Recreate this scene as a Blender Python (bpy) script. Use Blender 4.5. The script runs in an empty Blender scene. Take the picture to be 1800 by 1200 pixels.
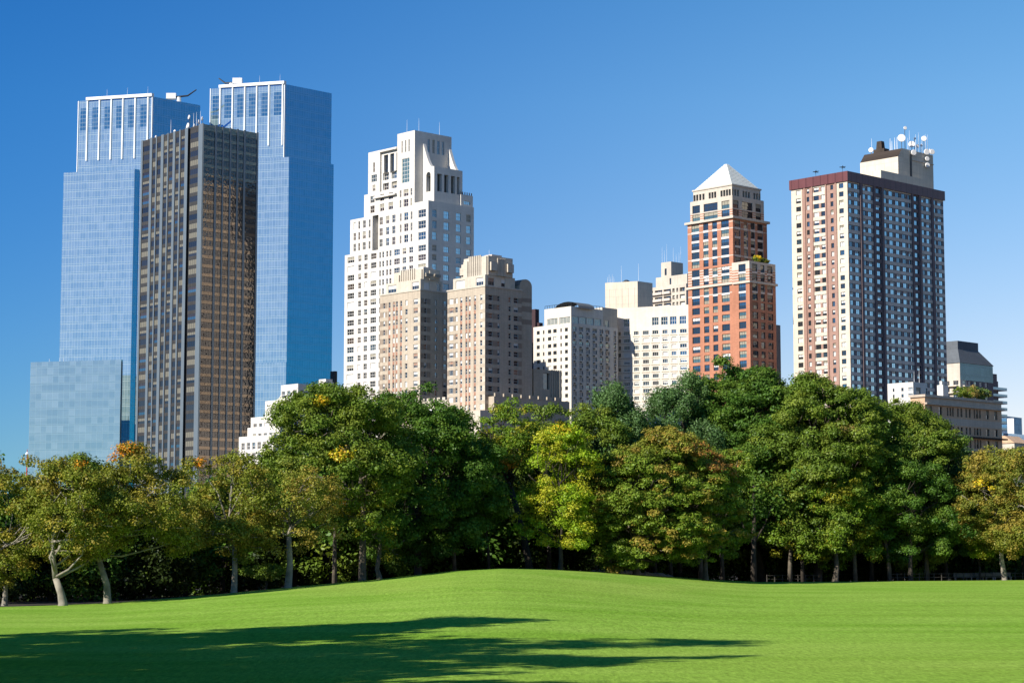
import bpy, math, random
import numpy as np
from mathutils import Vector, Matrix
random.seed(7)
SC = bpy.context.scene
COL = SC.collection
# ------------------------------------------------------------------ camera
F = 3600.0; CH = 3.6; TILT = math.atan(385 / F)
CT, ST = math.cos(TILT), math.sin(TILT)
cam = bpy.data.cameras.new('camera'); camo = bpy.data.objects.new('camera', cam); COL.objects.link(camo)
cam.sensor_width = 36; cam.lens = 36 * F / 1800; cam.clip_start = .5; cam.clip_end = 12000
camo.location = (0, 0, CH); camo.rotation_euler = (math.pi / 2 + TILT, 0, 0)
SC.camera = camo
# ------------------------------------------------------------------ light
SUN_H, SUN_E = math.radians(-131), math.radians(30)
world = bpy.data.worlds.new('World'); SC.world = world; world.use_nodes = True
wt = world.node_tree
sky = wt.nodes.new('ShaderNodeTexSky'); sky.sky_type = 'NISHITA'; sky.sun_disc = False
sky.sun_elevation = SUN_E; sky.sun_rotation = SUN_H; sky.air_density = 1.0; sky.dust_density = 0.0; sky.ozone_density = 4.5
hs = wt.nodes.new('ShaderNodeHueSaturation'); hs.inputs['Saturation'].default_value = 1.32; hs.inputs['Hue'].default_value = .510
wt.links.new(sky.outputs[0], hs.inputs['Color']); 
wc = wt.nodes.new('ShaderNodeTexCoord'); wsx = wt.nodes.new('ShaderNodeSeparateXYZ'); wt.links.new(wc.outputs['Generated'], wsx.inputs[0])
wmr = wt.nodes.new('ShaderNodeMapRange'); wmr.inputs[1].default_value = 0; wmr.inputs[2].default_value = .22; wt.links.new(wsx.outputs[2], wmr.inputs[0])
wmx = wt.nodes.new('ShaderNodeMix'); wmx.data_type = 'RGBA'; wmx.inputs[6].default_value = (.62, .64, .86, 1); wmx.inputs[7].default_value = (1, 1, 1, 1)
wt.links.new(wmr.outputs[0], wmx.inputs[0]); wmu = wt.nodes.new('ShaderNodeVectorMath'); wmu.operation = 'MULTIPLY'
wt.links.new(hs.outputs[0], wmu.inputs[0]); wt.links.new(wmx.outputs[2], wmu.inputs[1]); 
# the sky is deeper toward the left of the view (polarised) and paler toward the right
wr2 = wt.nodes.new('ShaderNodeMapRange'); wr2.interpolation_type = 'SMOOTHSTEP'; wr2.inputs[1].default_value = -.34; wr2.inputs[2].default_value = .34; wt.links.new(wsx.outputs[0], wr2.inputs[0])
wm2 = wt.nodes.new('ShaderNodeMix'); wm2.data_type = 'RGBA'; wm2.inputs[6].default_value = (.42, .78, .92, 1); wm2.inputs[7].default_value = (2.15, 1.40, 1.04, 1)
wt.links.new(wr2.outputs[0], wm2.inputs[0]); wu2 = wt.nodes.new('ShaderNodeVectorMath'); wu2.operation = 'MULTIPLY'
wt.links.new(wmu.outputs[0], wu2.inputs[0]); wt.links.new(wm2.outputs[2], wu2.inputs[1]); wt.links.new(wu2.outputs[0], wt.nodes['Background'].inputs[0])
wt.nodes['Background'].inputs[1].default_value = 0.075
sl = bpy.data.lights.new('sun', 'SUN'); so = bpy.data.objects.new('sun', sl); COL.objects.link(so)
sl.energy = 4.2; sl.angle = math.radians(.5); sl.color = (1, .93, .82)
sd = Vector((math.sin(SUN_H) * math.cos(SUN_E), math.cos(SUN_H) * math.cos(SUN_E), math.sin(SUN_E)))
so.rotation_euler = sd.to_track_quat('Z', 'Y').to_euler(); so.location = sd * 300
SC.view_settings.view_transform = 'Standard'; SC.view_settings.look = 'None'
SC.view_settings.exposure = 0.75; SC.view_settings.gamma = 1
SC.cycles.max_bounces = 6; SC.cycles.diffuse_bounces = 2; SC.cycles.glossy_bounces = 3; SC.cycles.transmission_bounces = 3; SC.cycles.transparent_max_bounces = 4

def P(px, py, Y):
    r = (px - 900) / F; u = (600 - py) / F
    d = (r, CT - u * ST, ST + u * CT); k = Y / d[1]
    return Vector((r * k, Y, CH + d[2] * k))
def hv(h): h = math.radians(h); return Vector((math.sin(h), math.cos(h), 0))

# ------------------------------------------------------------------ materials
MATS = {}
class G:
    def __init__(s, name):
        s.m = bpy.data.materials.new(name); s.m.use_nodes = True; s.t = s.m.node_tree; s.t.nodes.clear()
        s.out = s.t.nodes.new('ShaderNodeOutputMaterial'); MATS[name] = s.m
    def n(s, ty, props=None, **ins):
        nd = s.t.nodes.new('ShaderNode' + ty)
        for k, v in (props or {}).items(): setattr(nd, k, v)
        for k, v in ins.items():
            key = int(k[1:]) if k[0] == 'i' and k[1:].isdigit() else k.replace('_', ' ')
            s.set(nd.inputs[key], v)
        return nd
    def set(s, sock, v):
        if isinstance(v, bpy.types.Node): v = v.outputs[0]
        if isinstance(v, bpy.types.NodeSocket): s.t.links.new(v, sock)
        else:
            if sock.type == 'RGBA' and len(v) == 3: v = (*v, 1)
            sock.default_value = v
    def math(s, op, a, b=0.0, c=None):
        nd = s.n('Math', {'operation': op}, i0=a, i1=b)
        if c is not None: s.set(nd.inputs[2], c)
        return nd.outputs[0]
    def mix(s, f, a, b):
        nd = s.t.nodes.new('ShaderNodeMix'); nd.data_type = 'RGBA'
        s.set(nd.inputs[0], f); s.set(nd.inputs[6], a); s.set(nd.inputs[7], b); return nd.outputs[2]
    def ramp(s, f, a, b, lo=0.0, hi=1.0):
        nd = s.n('MapRange', None, i0=f, i1=lo, i2=hi, i3=a, i4=b); return nd.outputs[0]
    def surf(s, sh): s.set(s.out.inputs[0], sh); return s.m

def m_plain(name, col, rough=.7, metal=0.0, var=.12, scale=.4, bump=0.0):
    g = G(name); tc = g.n('TexCoord')
    nz = g.n('TexNoise', None, Vector=tc.outputs['Object'], Scale=scale, Detail=5.0, Roughness=.6)
    f = g.ramp(nz.outputs[0], 1 - var, 1 + var, .3, .7)
    c = g.n('VectorMath', {'operation': 'SCALE'}, i0=col, Scale=f)
    b = g.n('BsdfPrincipled', None, Base_Color=c, Roughness=rough, Metallic=metal)
    if bump: g.set(b.inputs['Normal'], g.n('Bump', None, Height=nz.outputs[0], Strength=bump, Distance=.1))
    return g.surf(b)

def m_wall(name, col, course=.6, bw=1.1, joint=.88, var=.1, streak=.12, rough=.85):
    """masonry in facade metres (UV): courses, block-to-block variation and rain streaks"""
    g = G(name); tc = g.n('TexCoord'); uv = tc.outputs['UV']
    bk = g.n('TexBrick', None, Vector=uv, Color1=(1 + var, 1 + var, 1 + var), Color2=(1 - var, 1 - var, 1 - var), Mortar=(joint,) * 3, Scale=1.0,
             Mortar_Size=course * .05, Mortar_Smooth=.3, Brick_Width=bw, Row_Height=course)
    n1 = g.n('TexNoise', None, Vector=uv, Scale=.09, Detail=5.0, Roughness=.65)
    mp = g.n('Mapping', None, Vector=uv, Scale=(1.1, .05, 1))
    n2 = g.n('TexNoise', None, Vector=mp, Scale=1.0, Detail=4.0)
    f = g.math('MULTIPLY', g.ramp(n1.outputs[0], .88, 1.1, .3, .7), g.ramp(n2.outputs[0], 1 - streak, 1 + streak * .6, .3, .7))
    c = g.n('VectorMath', {'operation': 'MULTIPLY'}, i0=col, i1=bk.outputs[0])
    c = g.n('VectorMath', {'operation': 'SCALE'}, i0=c, Scale=f)
    b = g.n('BsdfPrincipled', None, Base_Color=c, Roughness=rough)
    b.inputs['Specular IOR Level'].default_value = .25
    return g.surf(b)

def m_curtain(name, dark, light, gtint, refl, pw=1.5, ph=4.1, line=(.55, .6, .65), lw=.09, lh=.16, thr=.62, rough=.03, band=.0, span=.25, wav=.0):
    """curtain-wall glass in facade metres: panes, mullions, lit blinds behind some panes, slight waviness from pane to pane"""
    g = G(name); tc = g.n('TexCoord'); sp = g.n('SeparateXYZ', None, i0=tc.outputs['UV'])
    a = g.math('DIVIDE', sp.outputs[0], pw); z = g.math('DIVIDE', sp.outputs[1], ph)
    ia, iz = g.math('FLOOR', a), g.math('FLOOR', z); fa, fz = g.math('FRACT', a), g.math('FRACT', z)
    cell = g.n('CombineXYZ', None, i0=ia, i1=iz)
    grp = g.n('CombineXYZ', None, i0=g.math('FLOOR', g.math('DIVIDE', ia, 4.0)), i1=iz, i2=3.0)
    r1 = g.n('TexWhiteNoise', {'noise_dimensions': '3D'}, Vector=cell).outputs[0]
    r2 = g.n('TexWhiteNoise', {'noise_dimensions': '3D'}, Vector=grp).outputs[0]
    r3 = g.n('TexNoise', None, Vector=g.n('Mapping', None, Vector=tc.outputs['UV'], Scale=(.05, .16, 1)), Scale=1.0, Detail=4.0).outputs[0]
    rf = g.math('ADD', g.math('MULTIPLY', r1, .34), g.math('ADD', g.math('MULTIPLY', r2, .16), g.math('MULTIPLY', r3, .78)))
    blind = g.math('MULTIPLY', g.ramp(rf, 0, 1, thr - .16, thr + .16), g.math('GREATER_THAN', fz, span))
    spn = g.math('LESS_THAN', fz, span)
    c = g.mix(blind, dark, light)
    c = g.mix(g.math('MULTIPLY', spn, .35), c, light)
    ln = g.math('MAXIMUM', g.math('LESS_THAN', fa, lw / pw), g.math('MAXIMUM', g.math('LESS_THAN', fz, lh / ph), g.math('MULTIPLY', g.math('LESS_THAN', g.math('ABSOLUTE', g.math('SUBTRACT', fz, span)), .018), .7)))
    c = g.mix(g.math('MULTIPLY', ln, .42), c, line)
    nv = g.n('TexNoise', None, Vector=tc.outputs['UV'], Scale=.22, Detail=2.0)
    tilt = g.math('ADD', g.math('MULTIPLY', r1, .5 * wav), g.math('MULTIPLY', nv.outputs[0], .7 + wav))
    bp = g.n('Bump', None, Height=tilt, Strength=.10, Distance=.1)
    d = g.n('BsdfDiffuse', None, Color=c)
    gl = g.n('BsdfGlossy', None, Color=gtint, Roughness=rough, Normal=bp)
    fac = g.math('MULTIPLY', g.math('SUBTRACT', 1.0, g.math('MULTIPLY', ln, .6)), refl)
    mx = g.n('MixShader', None, i0=fac, i1=d, i2=gl)
    return g.surf(mx)

def m_glass(name, col, refl=.25, tint=(1, 1, 1), rough=.04, wav=.06):
    g = G(name); oi = g.n('ObjectInfo'); tc = g.n('TexCoord')
    f = g.ramp(oi.outputs['Random'], .6, 1.4)
    c = g.n('VectorMath', {'operation': 'SCALE'}, i0=col, Scale=f)
    nz = g.n('TexNoise', None, Vector=tc.outputs['Object'], Scale=.8, Detail=1.0)
    bp = g.n('Bump', None, Height=nz.outputs[0], Strength=wav, Distance=.3)
    d = g.n('BsdfDiffuse', None, Color=c); gl = g.n('BsdfGlossy', None, Color=tint, Roughness=rough, Normal=bp)
    fr = g.n('Fresnel', None, IOR=1.5)
    fac = g.math('MINIMUM', g.math('ADD', refl, fr.outputs[0]), .95)
    return g.surf(g.n('MixShader', None, i0=fac, i1=d, i2=gl))

def m_leaf(name, hue=.5, trans=.2):
    g = G(name); at = g.n('Attribute', {'attribute_name': 'leaf'})
    c = at.outputs['Color']
    d = g.n('BsdfDiffuse', None, Color=c)
    t = g.n('BsdfTranslucent', None, Color=g.n('VectorMath', {'operation': 'MULTIPLY'}, i0=c, i1=(1.25, 1.3, .6)))
    gl = g.n('BsdfGlossy', None, Color=(.9, .95, 1), Roughness=.45)
    s1 = g.n('MixShader', None, i0=trans, i1=d, i2=t)
    return g.surf(g.n('MixShader', None, i0=.012, i1=s1, i2=gl))

def m_grass():
    g = G('grass'); tc = g.n('TexCoord'); o = tc.outputs['Object']
    n1 = g.n('TexNoise', None, Vector=g.n('Mapping', None, Vector=o, Scale=(.05, .16, 1)), Scale=1.0, Detail=6.0, Roughness=.6)
    n2 = g.n('TexNoise', None, Vector=g.n('Mapping', None, Vector=o, Scale=(5, .8, 1)), Scale=1.0, Detail=5.0, Roughness=.7)
    n3 = g.n('TexNoise', None, Vector=g.n('Mapping', None, Vector=o, Scale=(.012, .02, 1)), Scale=1.0, Detail=3.0)
    c = g.mix(g.ramp(n1.outputs[0], 0, 1, .38, .64), (.18, .33, .036), (.255, .405, .062))
    c = g.mix(g.ramp(n3.outputs[0], 0, .55, .45, .7), c, (.29, .39, .07))
    c = g.n('VectorMath', {'operation': 'SCALE'}, i0=c, Scale=g.ramp(n2.outputs[0], .76, 1.24, .32, .68))
    n4 = g.n('TexNoise', None, Vector=g.n('Mapping', None, Vector=o, Scale=(9, 2.2, 1)), Scale=1.0, Detail=4.0, Roughness=.8)
    c = g.n('VectorMath', {'operation': 'SCALE'}, i0=c, Scale=g.ramp(n4.outputs[0], .75, 1.25, .32, .68))
    bp = g.n('Bump', None, Height=g.math('ADD', n2.outputs[0], n4.outputs[0]), Strength=.5, Distance=.06)
    d = g.n('BsdfDiffuse', None, Color=c, Normal=bp)
    return g.surf(d)

m_grass()
m_plain('soil', (.035, .027, .016), .95, var=.4, scale=.5)
m_plain('rock', (.30, .27, .25), .9, var=.35, scale=1.2, bump=.8)
m_plain('bark_dark', (.050, .040, .030), .95, var=.35, scale=1.5, bump=.4)
m_plain('bark_mid', (.12, .10, .075), .95, var=.35, scale=1.5, bump=.4)
m_plain('bark_pale', (.25, .225, .18), .9, var=.45, scale=1.1, bump=.2)
m_leaf('foliage'); m_leaf('foliage_soft', trans=.38)
m_wall('white_stone', (.66, .63, .575), .9, 1.8, .93, .03, .05)
m_wall('white_brick', (.60, .57, .52), .5, 1.2, .93, .04, .08)
m_wall('cream_stone', (.56, .50, .41), .6, 1.4, .92, .05, .10)
m_wall('tan_brick', (.47, .40, .31), .4, 1.0, .92, .06, .12)
m_wall('tan_band', (.30, .24, .185), .4, 1.0, .9, .06, .1)
m_wall('rose_brick', (.36, .20, .14), .4, 1.0, .9, .08, .1)
m_wall('hotel_brick', (.68, .63, .55), .4, 1.2, .94, .04, .08)
m_wall('red_brick', (.44, .195, .12), .4, 1.0, .93, .08, .1)
m_wall('pale_lime', (.56, .50, .42), .8, 1.6, .92, .04, .08)
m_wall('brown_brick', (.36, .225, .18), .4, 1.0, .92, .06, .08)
m_wall('dusk_brick', (.20, .15, .15), .4, 1.0, .92, .06, .08)  # darker copy of the brown brick; right-face shade is put into its colour
m_wall('cream_panel', (.64, .57, .46), 3.0, 4.0, .9, .03, .08)
m_wall('grey_panel', (.64, .56, .49), 3.0, 4.0, .9, .03, .08)
m_wall('purple_metal', (.15, .06, .06), 6, 3.2, .7, .05, .08, .22)
m_wall('classic_brick', (.58, .39, .25), .3, .9, .92, .07, .1)
m_wall('classic_stone', (.52, .43, .34), .6, 1.6, .9, .05, .1)
m_wall('dark_spandrel', (.048, .046, .044), 3.7, 1.5, .8, .1, .1, .5)
m_wall('brown_block', (.06, .035, .04), .4, 1, .9, .06, .1)
m_wall('roof_slate', (.12, .135, .15), .5, 1.2, .85, .06, .08)
m_wall('mansard_brown', (.055, .042, .034), .4, 1.2, .85, .1, .2)
m_plain('pier_metal', (.165, .20, .225), .45, .3, .05)
m_plain('white_metal', (.78, .80, .82), .45, 0, .04)
m_plain('dark_metal', (.03, .035, .04), .5, .3, .1)
m_plain('roof_gravel', (.22, .20, .18), .95, 0, .2)
m_plain('copper_white', (.70, .72, .66), .5, 0, .06)
m_plain('frame_white', (.72, .70, .66), .6, 0, .02)
m_plain('frame_dark', (.04, .045, .05), .5, 0, .02)
m_plain('blind_white', (.62, .62, .60), .6, 0, .04)
m_plain('blind_beige', (.30, .275, .21), .6, 0, .06)
m_plain('blind_dim', (.165, .155, .12), .5, 0, .06)
m_plain('curtain_tan', (.33, .17, .10), .6, 0, .06)
m_plain('dish_white', (.75, .73, .70), .5, 0, .05)
m_plain('weathered_wood', (.30, .27, .23), .9, 0, .2)
m_plain('fence_wood', (.10, .09, .075), .9, 0, .2)
m_plain('red_paint', (.5, .05, .03), .6, 0, .05)
m_glass('glass_dark', (.020, .024, .028), .10)
m_glass('glass_brown', (.045, .028, .020), .05)
m_glass('glass_blue', (.035, .065, .09), .20, (.6, .85, 1))
m_glass('glass_sky', (.05, .10, .14), .58, (.60, .86, .96))
m_glass('glass_green', (.07, .11, .10), .16, (.8, 1, .95))
m_glass('glass_bronze', (.022, .021, .02), .05, (.9, .9, 1))
m_glass('glass_mirror', (.012, .011, .010), .09, (.80, .74, .72), .02, .35)
m_glass('spandrel_bronze', (.020, .016, .014), .16, (1, .78, .60), .05, .25)
m_curtain('tower_glass', (.37, .55, .50), (.50, .68, .62), (.002, .26, .52), .68, 1.5, 4.1, line=(.60, .64, .66), thr=.62)
m_curtain('tower_crown_glass', (.05, .13, .19), (.15, .25, .30), (.08, .36, .48), .55, 1.5, 2.05, thr=.75)
m_curtain('teal_glass', (.24, .31, .33), (.34, .42, .44), (.12, .42, .52), .50, 2.9, 3.9, line=(.2, .34, .4), thr=.66, lw=.12)
m_curtain('far_blue_glass', (.02, .07, .13), (.10, .22, .34), (.35, .6, .9), .15, 2.5, 3.6)
m_curtain('pale_blue_glass', (.14, .32, .52), (.4, .6, .75), (.6, .8, 1), .4, 2.5, 2.2)
m_curtain('atrium_glass', (.03, .06, .07), (.12, .18, .18), (.5, .7, .75), .16, 2.2, 5, thr=.55)

# ------------------------------------------------------------------ mesh helpers
class MB:
    def __init__(s): s.v = []; s.f = []; s.m = []; s.uv = []; s.mats = []
    def mi(s, mat):
        if mat not in s.mats: s.mats.append(mat)
        return s.mats.index(mat)
    def face(s, pts, mat, uv=None, out=None):
        if out is not None:
            n = (pts[1] - pts[0]).cross(pts[2] - pts[0])
            if n.dot(out) < 0:
                pts = pts[::-1]; uv = uv[::-1] if uv else None
        i = len(s.v); s.v += [tuple(p) for p in pts]; s.f.append(tuple(range(i, i + len(pts)))); s.m.append(s.mi(mat))
        s.uv += uv if uv else [(p[0] + p[1], p[2]) for p in pts]
    def prism(s, base, z0, z1, mat, top=None, cap=True, bottom=False):
        """base: list of xy corners (Vector); top: optional smaller outline"""
        top = top or base; n = len(base); cx = sum((Vector(b[:2]) for b in base), Vector((0, 0))) / n
        for i in range(n):
            a, b, c, d = base[i], base[(i + 1) % n], top[(i + 1) % n], top[i]
            L = (Vector(b[:2]) - Vector(a[:2])).length
            mid = (Vector(a[:2]) + Vector(b[:2])) / 2 - cx
            s.face([Vector((a[0], a[1], z0)), Vector((b[0], b[1], z0)), Vector((c[0], c[1], z1)), Vector((d[0], d[1], z1))], mat,
                   [(0, z0), (L, z0), (L, z1), (0, z1)], Vector((mid.x, mid.y, .001)))
        if cap: s.face([Vector((p[0], p[1], z1)) for p in top], mat, None, Vector((0, 0, 1)))
        if bottom: s.face([Vector((p[0], p[1], z0)) for p in base], mat, None, Vector((0, 0, -1)))
    def box(s, x0, x1, y0, y1, z0, z1, mat):
        s.prism([(x0, y0), (x1, y0), (x1, y1), (x0, y1)], z0, z1, mat, bottom=True)
    def tube(s, pts, rad, mat, n=6):
        rings = []
        for i, p in enumerate(pts):
            p = Vector(p); d = (Vector(pts[min(i + 1, len(pts) - 1)]) - Vector(pts[max(i - 1, 0)])).normalized()
            a = d.cross(Vector((0, 0, 1)) if abs(d.z) < .9 else Vector((1, 0, 0))).normalized(); b = d.cross(a)
            rings.append([len(s.v) + k for k in range(n)])
            for k in range(n):
                t = 2 * math.pi * k / n; s.v.append(tuple(p + (a * math.cos(t) + b * math.sin(t)) * rad[i]))
        q = s.mi(mat)
        for i in range(len(rings) - 1):
            for k in range(n):
                s.f.append((rings[i][k], rings[i][(k + 1) % n], rings[i + 1][(k + 1) % n], rings[i + 1][k])); s.m.append(q); s.uv += [(0, 0)] * 4
        s.f.append(tuple(rings[-1])); s.m.append(q); s.uv += [(0, 0)] * n
        s.f.append(tuple(rings[0][::-1])); s.m.append(q); s.uv += [(0, 0)] * n
    def add(s, other, M):
        i = len(s.v); s.v += [tuple(M @ Vector(p)) for p in other.v]
        s.f += [tuple(k + i for k in f) for f in other.f]; s.m += [s.mi(other.mats[m]) for m in other.m]; s.uv += other.uv
    def mesh(s, name):
        me = bpy.data.meshes.new(name); me.from_pydata(s.v, [], s.f)
        for mt in s.mats: me.materials.append(MATS[mt])
        me.polygons.foreach_set('material_index', s.m)
        if len(s.uv) == len(me.loops):
            l = me.uv_layers.new(name='uv'); l.data.foreach_set('uv', [c for p in s.uv for c in p])
        me.update(); return me
    def build(s, name, parent=None, smooth=False):
        me = s.mesh(name)
        if smooth: me.polygons.foreach_set('use_smooth', [True] * len(me.polygons))
        return link(name, me, parent)
def link(name, data, parent=None):
    o = bpy.data.objects.new(name, data); COL.objects.link(o); o.parent = parent; return o
def tag(o, label=None, cat=None, group=None, kind=None):
    for k, v in (('label', label), ('category', cat), ('group', group), ('kind', kind)):
        if v: o[k] = v
    return o

# ------------------------------------------------------------------ buildings
WCACHE = {}
STY = {  # mullions, bars, frame material, frame width, [(upper pane mat, lower pane mat, weight)]
    'cpw':     (1, 1, 'frame_white', .14, [('glass_dark', 'glass_dark', 4), ('glass_brown', 'glass_brown', 3), ('blind_beige', 'glass_brown', 2), ('glass_blue', 'glass_dark', 2), ('blind_white', 'blind_white', 1)]),
    'cpw_wide':(2, 1, 'frame_white', .14, [('glass_dark', 'glass_dark', 4), ('glass_brown', 'glass_brown', 3), ('blind_beige', 'glass_dark', 2), ('glass_blue', 'glass_blue', 2), ('blind_white', 'blind_white', 1)]),
    'cpw_slit':(0, 1, 'frame_white', .10, [('glass_dark', 'glass_dark', 4), ('glass_brown', 'glass_brown', 2), ('blind_beige', 'blind_beige', 1)]),
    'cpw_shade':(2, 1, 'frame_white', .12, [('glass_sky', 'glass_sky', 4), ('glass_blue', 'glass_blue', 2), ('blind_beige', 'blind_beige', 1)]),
    'deco':    (0, 1, 'frame_white', .10, [('glass_dark', 'glass_dark', 3), ('blind_white', 'glass_dark', 2), ('blind_white', 'blind_white', 2), ('curtain_tan', 'glass_brown', 1), ('glass_brown', 'glass_dark', 2)]),
    'deco_wide':(2, 0, 'frame_white', .12, [('glass_dark', 'glass_dark', 3), ('blind_white', 'glass_dark', 2), ('blind_white', 'blind_white', 2), ('curtain_tan', 'glass_brown', 1)]),
    'deco_shade':(0, 1, 'frame_white', .10, [('glass_dark', 'glass_dark', 4), ('glass_blue', 'glass_dark', 2), ('blind_white', 'glass_blue', 1), ('curtain_tan', 'curtain_tan', 1)]),
    'hotel':   (2, 0, 'frame_white', .12, [('glass_blue', 'glass_blue', 4), ('blind_white', 'blind_white', 3), ('glass_dark', 'glass_dark', 2), ('blind_white', 'glass_blue', 2)]),
    'hotel_dark':(1, 0, 'frame_dark', .10, [('glass_dark', 'glass_dark', 5), ('glass_brown', 'glass_brown', 1), ('blind_white', 'blind_white', 1)]),
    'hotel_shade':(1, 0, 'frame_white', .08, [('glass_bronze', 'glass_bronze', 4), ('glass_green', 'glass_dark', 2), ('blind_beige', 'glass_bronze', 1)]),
    'red':     (2, 1, 'frame_dark', .10, [('glass_blue', 'glass_dark', 3), ('blind_beige', 'glass_green', 2), ('blind_white', 'glass_dark', 1), ('glass_dark', 'glass_dark', 3), ('glass_green', 'blind_beige', 2)]),
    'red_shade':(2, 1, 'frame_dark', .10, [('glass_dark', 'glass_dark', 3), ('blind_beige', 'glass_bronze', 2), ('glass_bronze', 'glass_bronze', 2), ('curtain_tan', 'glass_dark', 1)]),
    'tower':   (1, 0, 'frame_dark', .09, [('glass_dark', 'glass_dark', 3), ('blind_white', 'glass_dark', 3), ('blind_white', 'blind_white', 3), ('blind_beige', 'blind_white', 1), ('glass_blue', 'glass_blue', 2)]),
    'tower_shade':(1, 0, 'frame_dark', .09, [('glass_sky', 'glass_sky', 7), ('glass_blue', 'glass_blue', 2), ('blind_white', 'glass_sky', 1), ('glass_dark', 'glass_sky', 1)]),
    'bronze':  (3, 0, 'frame_dark', .10, [('blind_dim', 'blind_dim', 4), ('glass_bronze', 'glass_bronze', 7), ('blind_dim', 'glass_bronze', 3), ('glass_brown', 'glass_blue', 2)]),
    'bronze_n':(1, 0, 'frame_dark', .10, [('blind_dim', 'blind_dim', 4), ('glass_bronze', 'glass_bronze', 8), ('blind_dim', 'glass_bronze', 3), ('glass_brown', 'glass_blue', 2)]),
    'mirror':  (3, 0, 'frame_dark', .08, [('glass_mirror', 'glass_mirror', 1)]),
    'mirror_n':(1, 0, 'frame_dark', .08, [('glass_mirror', 'glass_mirror', 1)]),
    'classic': (0, 1, 'frame_dark', .10, [('glass_dark', 'glass_dark', 4), ('glass_blue', 'glass_dark', 1), ('blind_beige', 'glass_dark', 1)]),
    'balcony': (2, 0, 'frame_white', .10, [('glass_dark', 'glass_dark', 3), ('glass_blue', 'glass_blue', 1), ('blind_white', 'blind_white', 1)]),
    'opening': (0, 0, 'frame_dark', .02, [('glass_dark', 'glass_dark', 1)]),
    'bigblue': (2, 1, 'frame_white', .14, [('glass_blue', 'glass_blue', 1)]),
    'greenbig':(2, 5, 'frame_white', .16, [('glass_green', 'glass_green', 1)]),
}
def win_mb(w, h, sty, var, dep):
    key = (round(w, 1), round(h, 1), sty, var, round(dep, 1))
    if key in WCACHE: return WCACHE[key]
    nm, nb, fm, fw, vs = STY[sty]; up, lo, _ = vs[var]; w, h = key[0], key[1]
    mb = MB(); y = -(dep - .05); out = Vector((0, 1, 0)); hs_ = h * (.5 if up != lo else .5)
    q = lambda x0, x1, z0, z1, yy, mt: mb.face([Vector((x0, yy, z0)), Vector((x1, yy, z0)), Vector((x1, yy, z1)), Vector((x0, yy, z1))], mt, None, out)
    q(-w / 2, w / 2, 0, hs_, y, lo); q(-w / 2, w / 2, hs_, h, y, up)
    yf = y + .06
    q(-w / 2, -w / 2 + fw, 0, h, yf, fm); q(w / 2 - fw, w / 2, 0, h, yf, fm); q(-w / 2, w / 2, 0, fw, yf, fm); q(-w / 2, w / 2, h - fw, h, yf, fm)
    for k in range(nm):
        x = -w / 2 + w * (k + 1) / (nm + 1); q(x - fw * .4, x + fw * .4, fw, h - fw, yf + .003, fm)
    for k in range(nb):
        z = h * ((k + 1) / (nb + 1)); q(-w / 2 + fw, w / 2 - fw, z - fw * .4, z + fw * .4, yf + .006, fm)
    WCACHE[key] = [mb, None]; return WCACHE[key]

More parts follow.
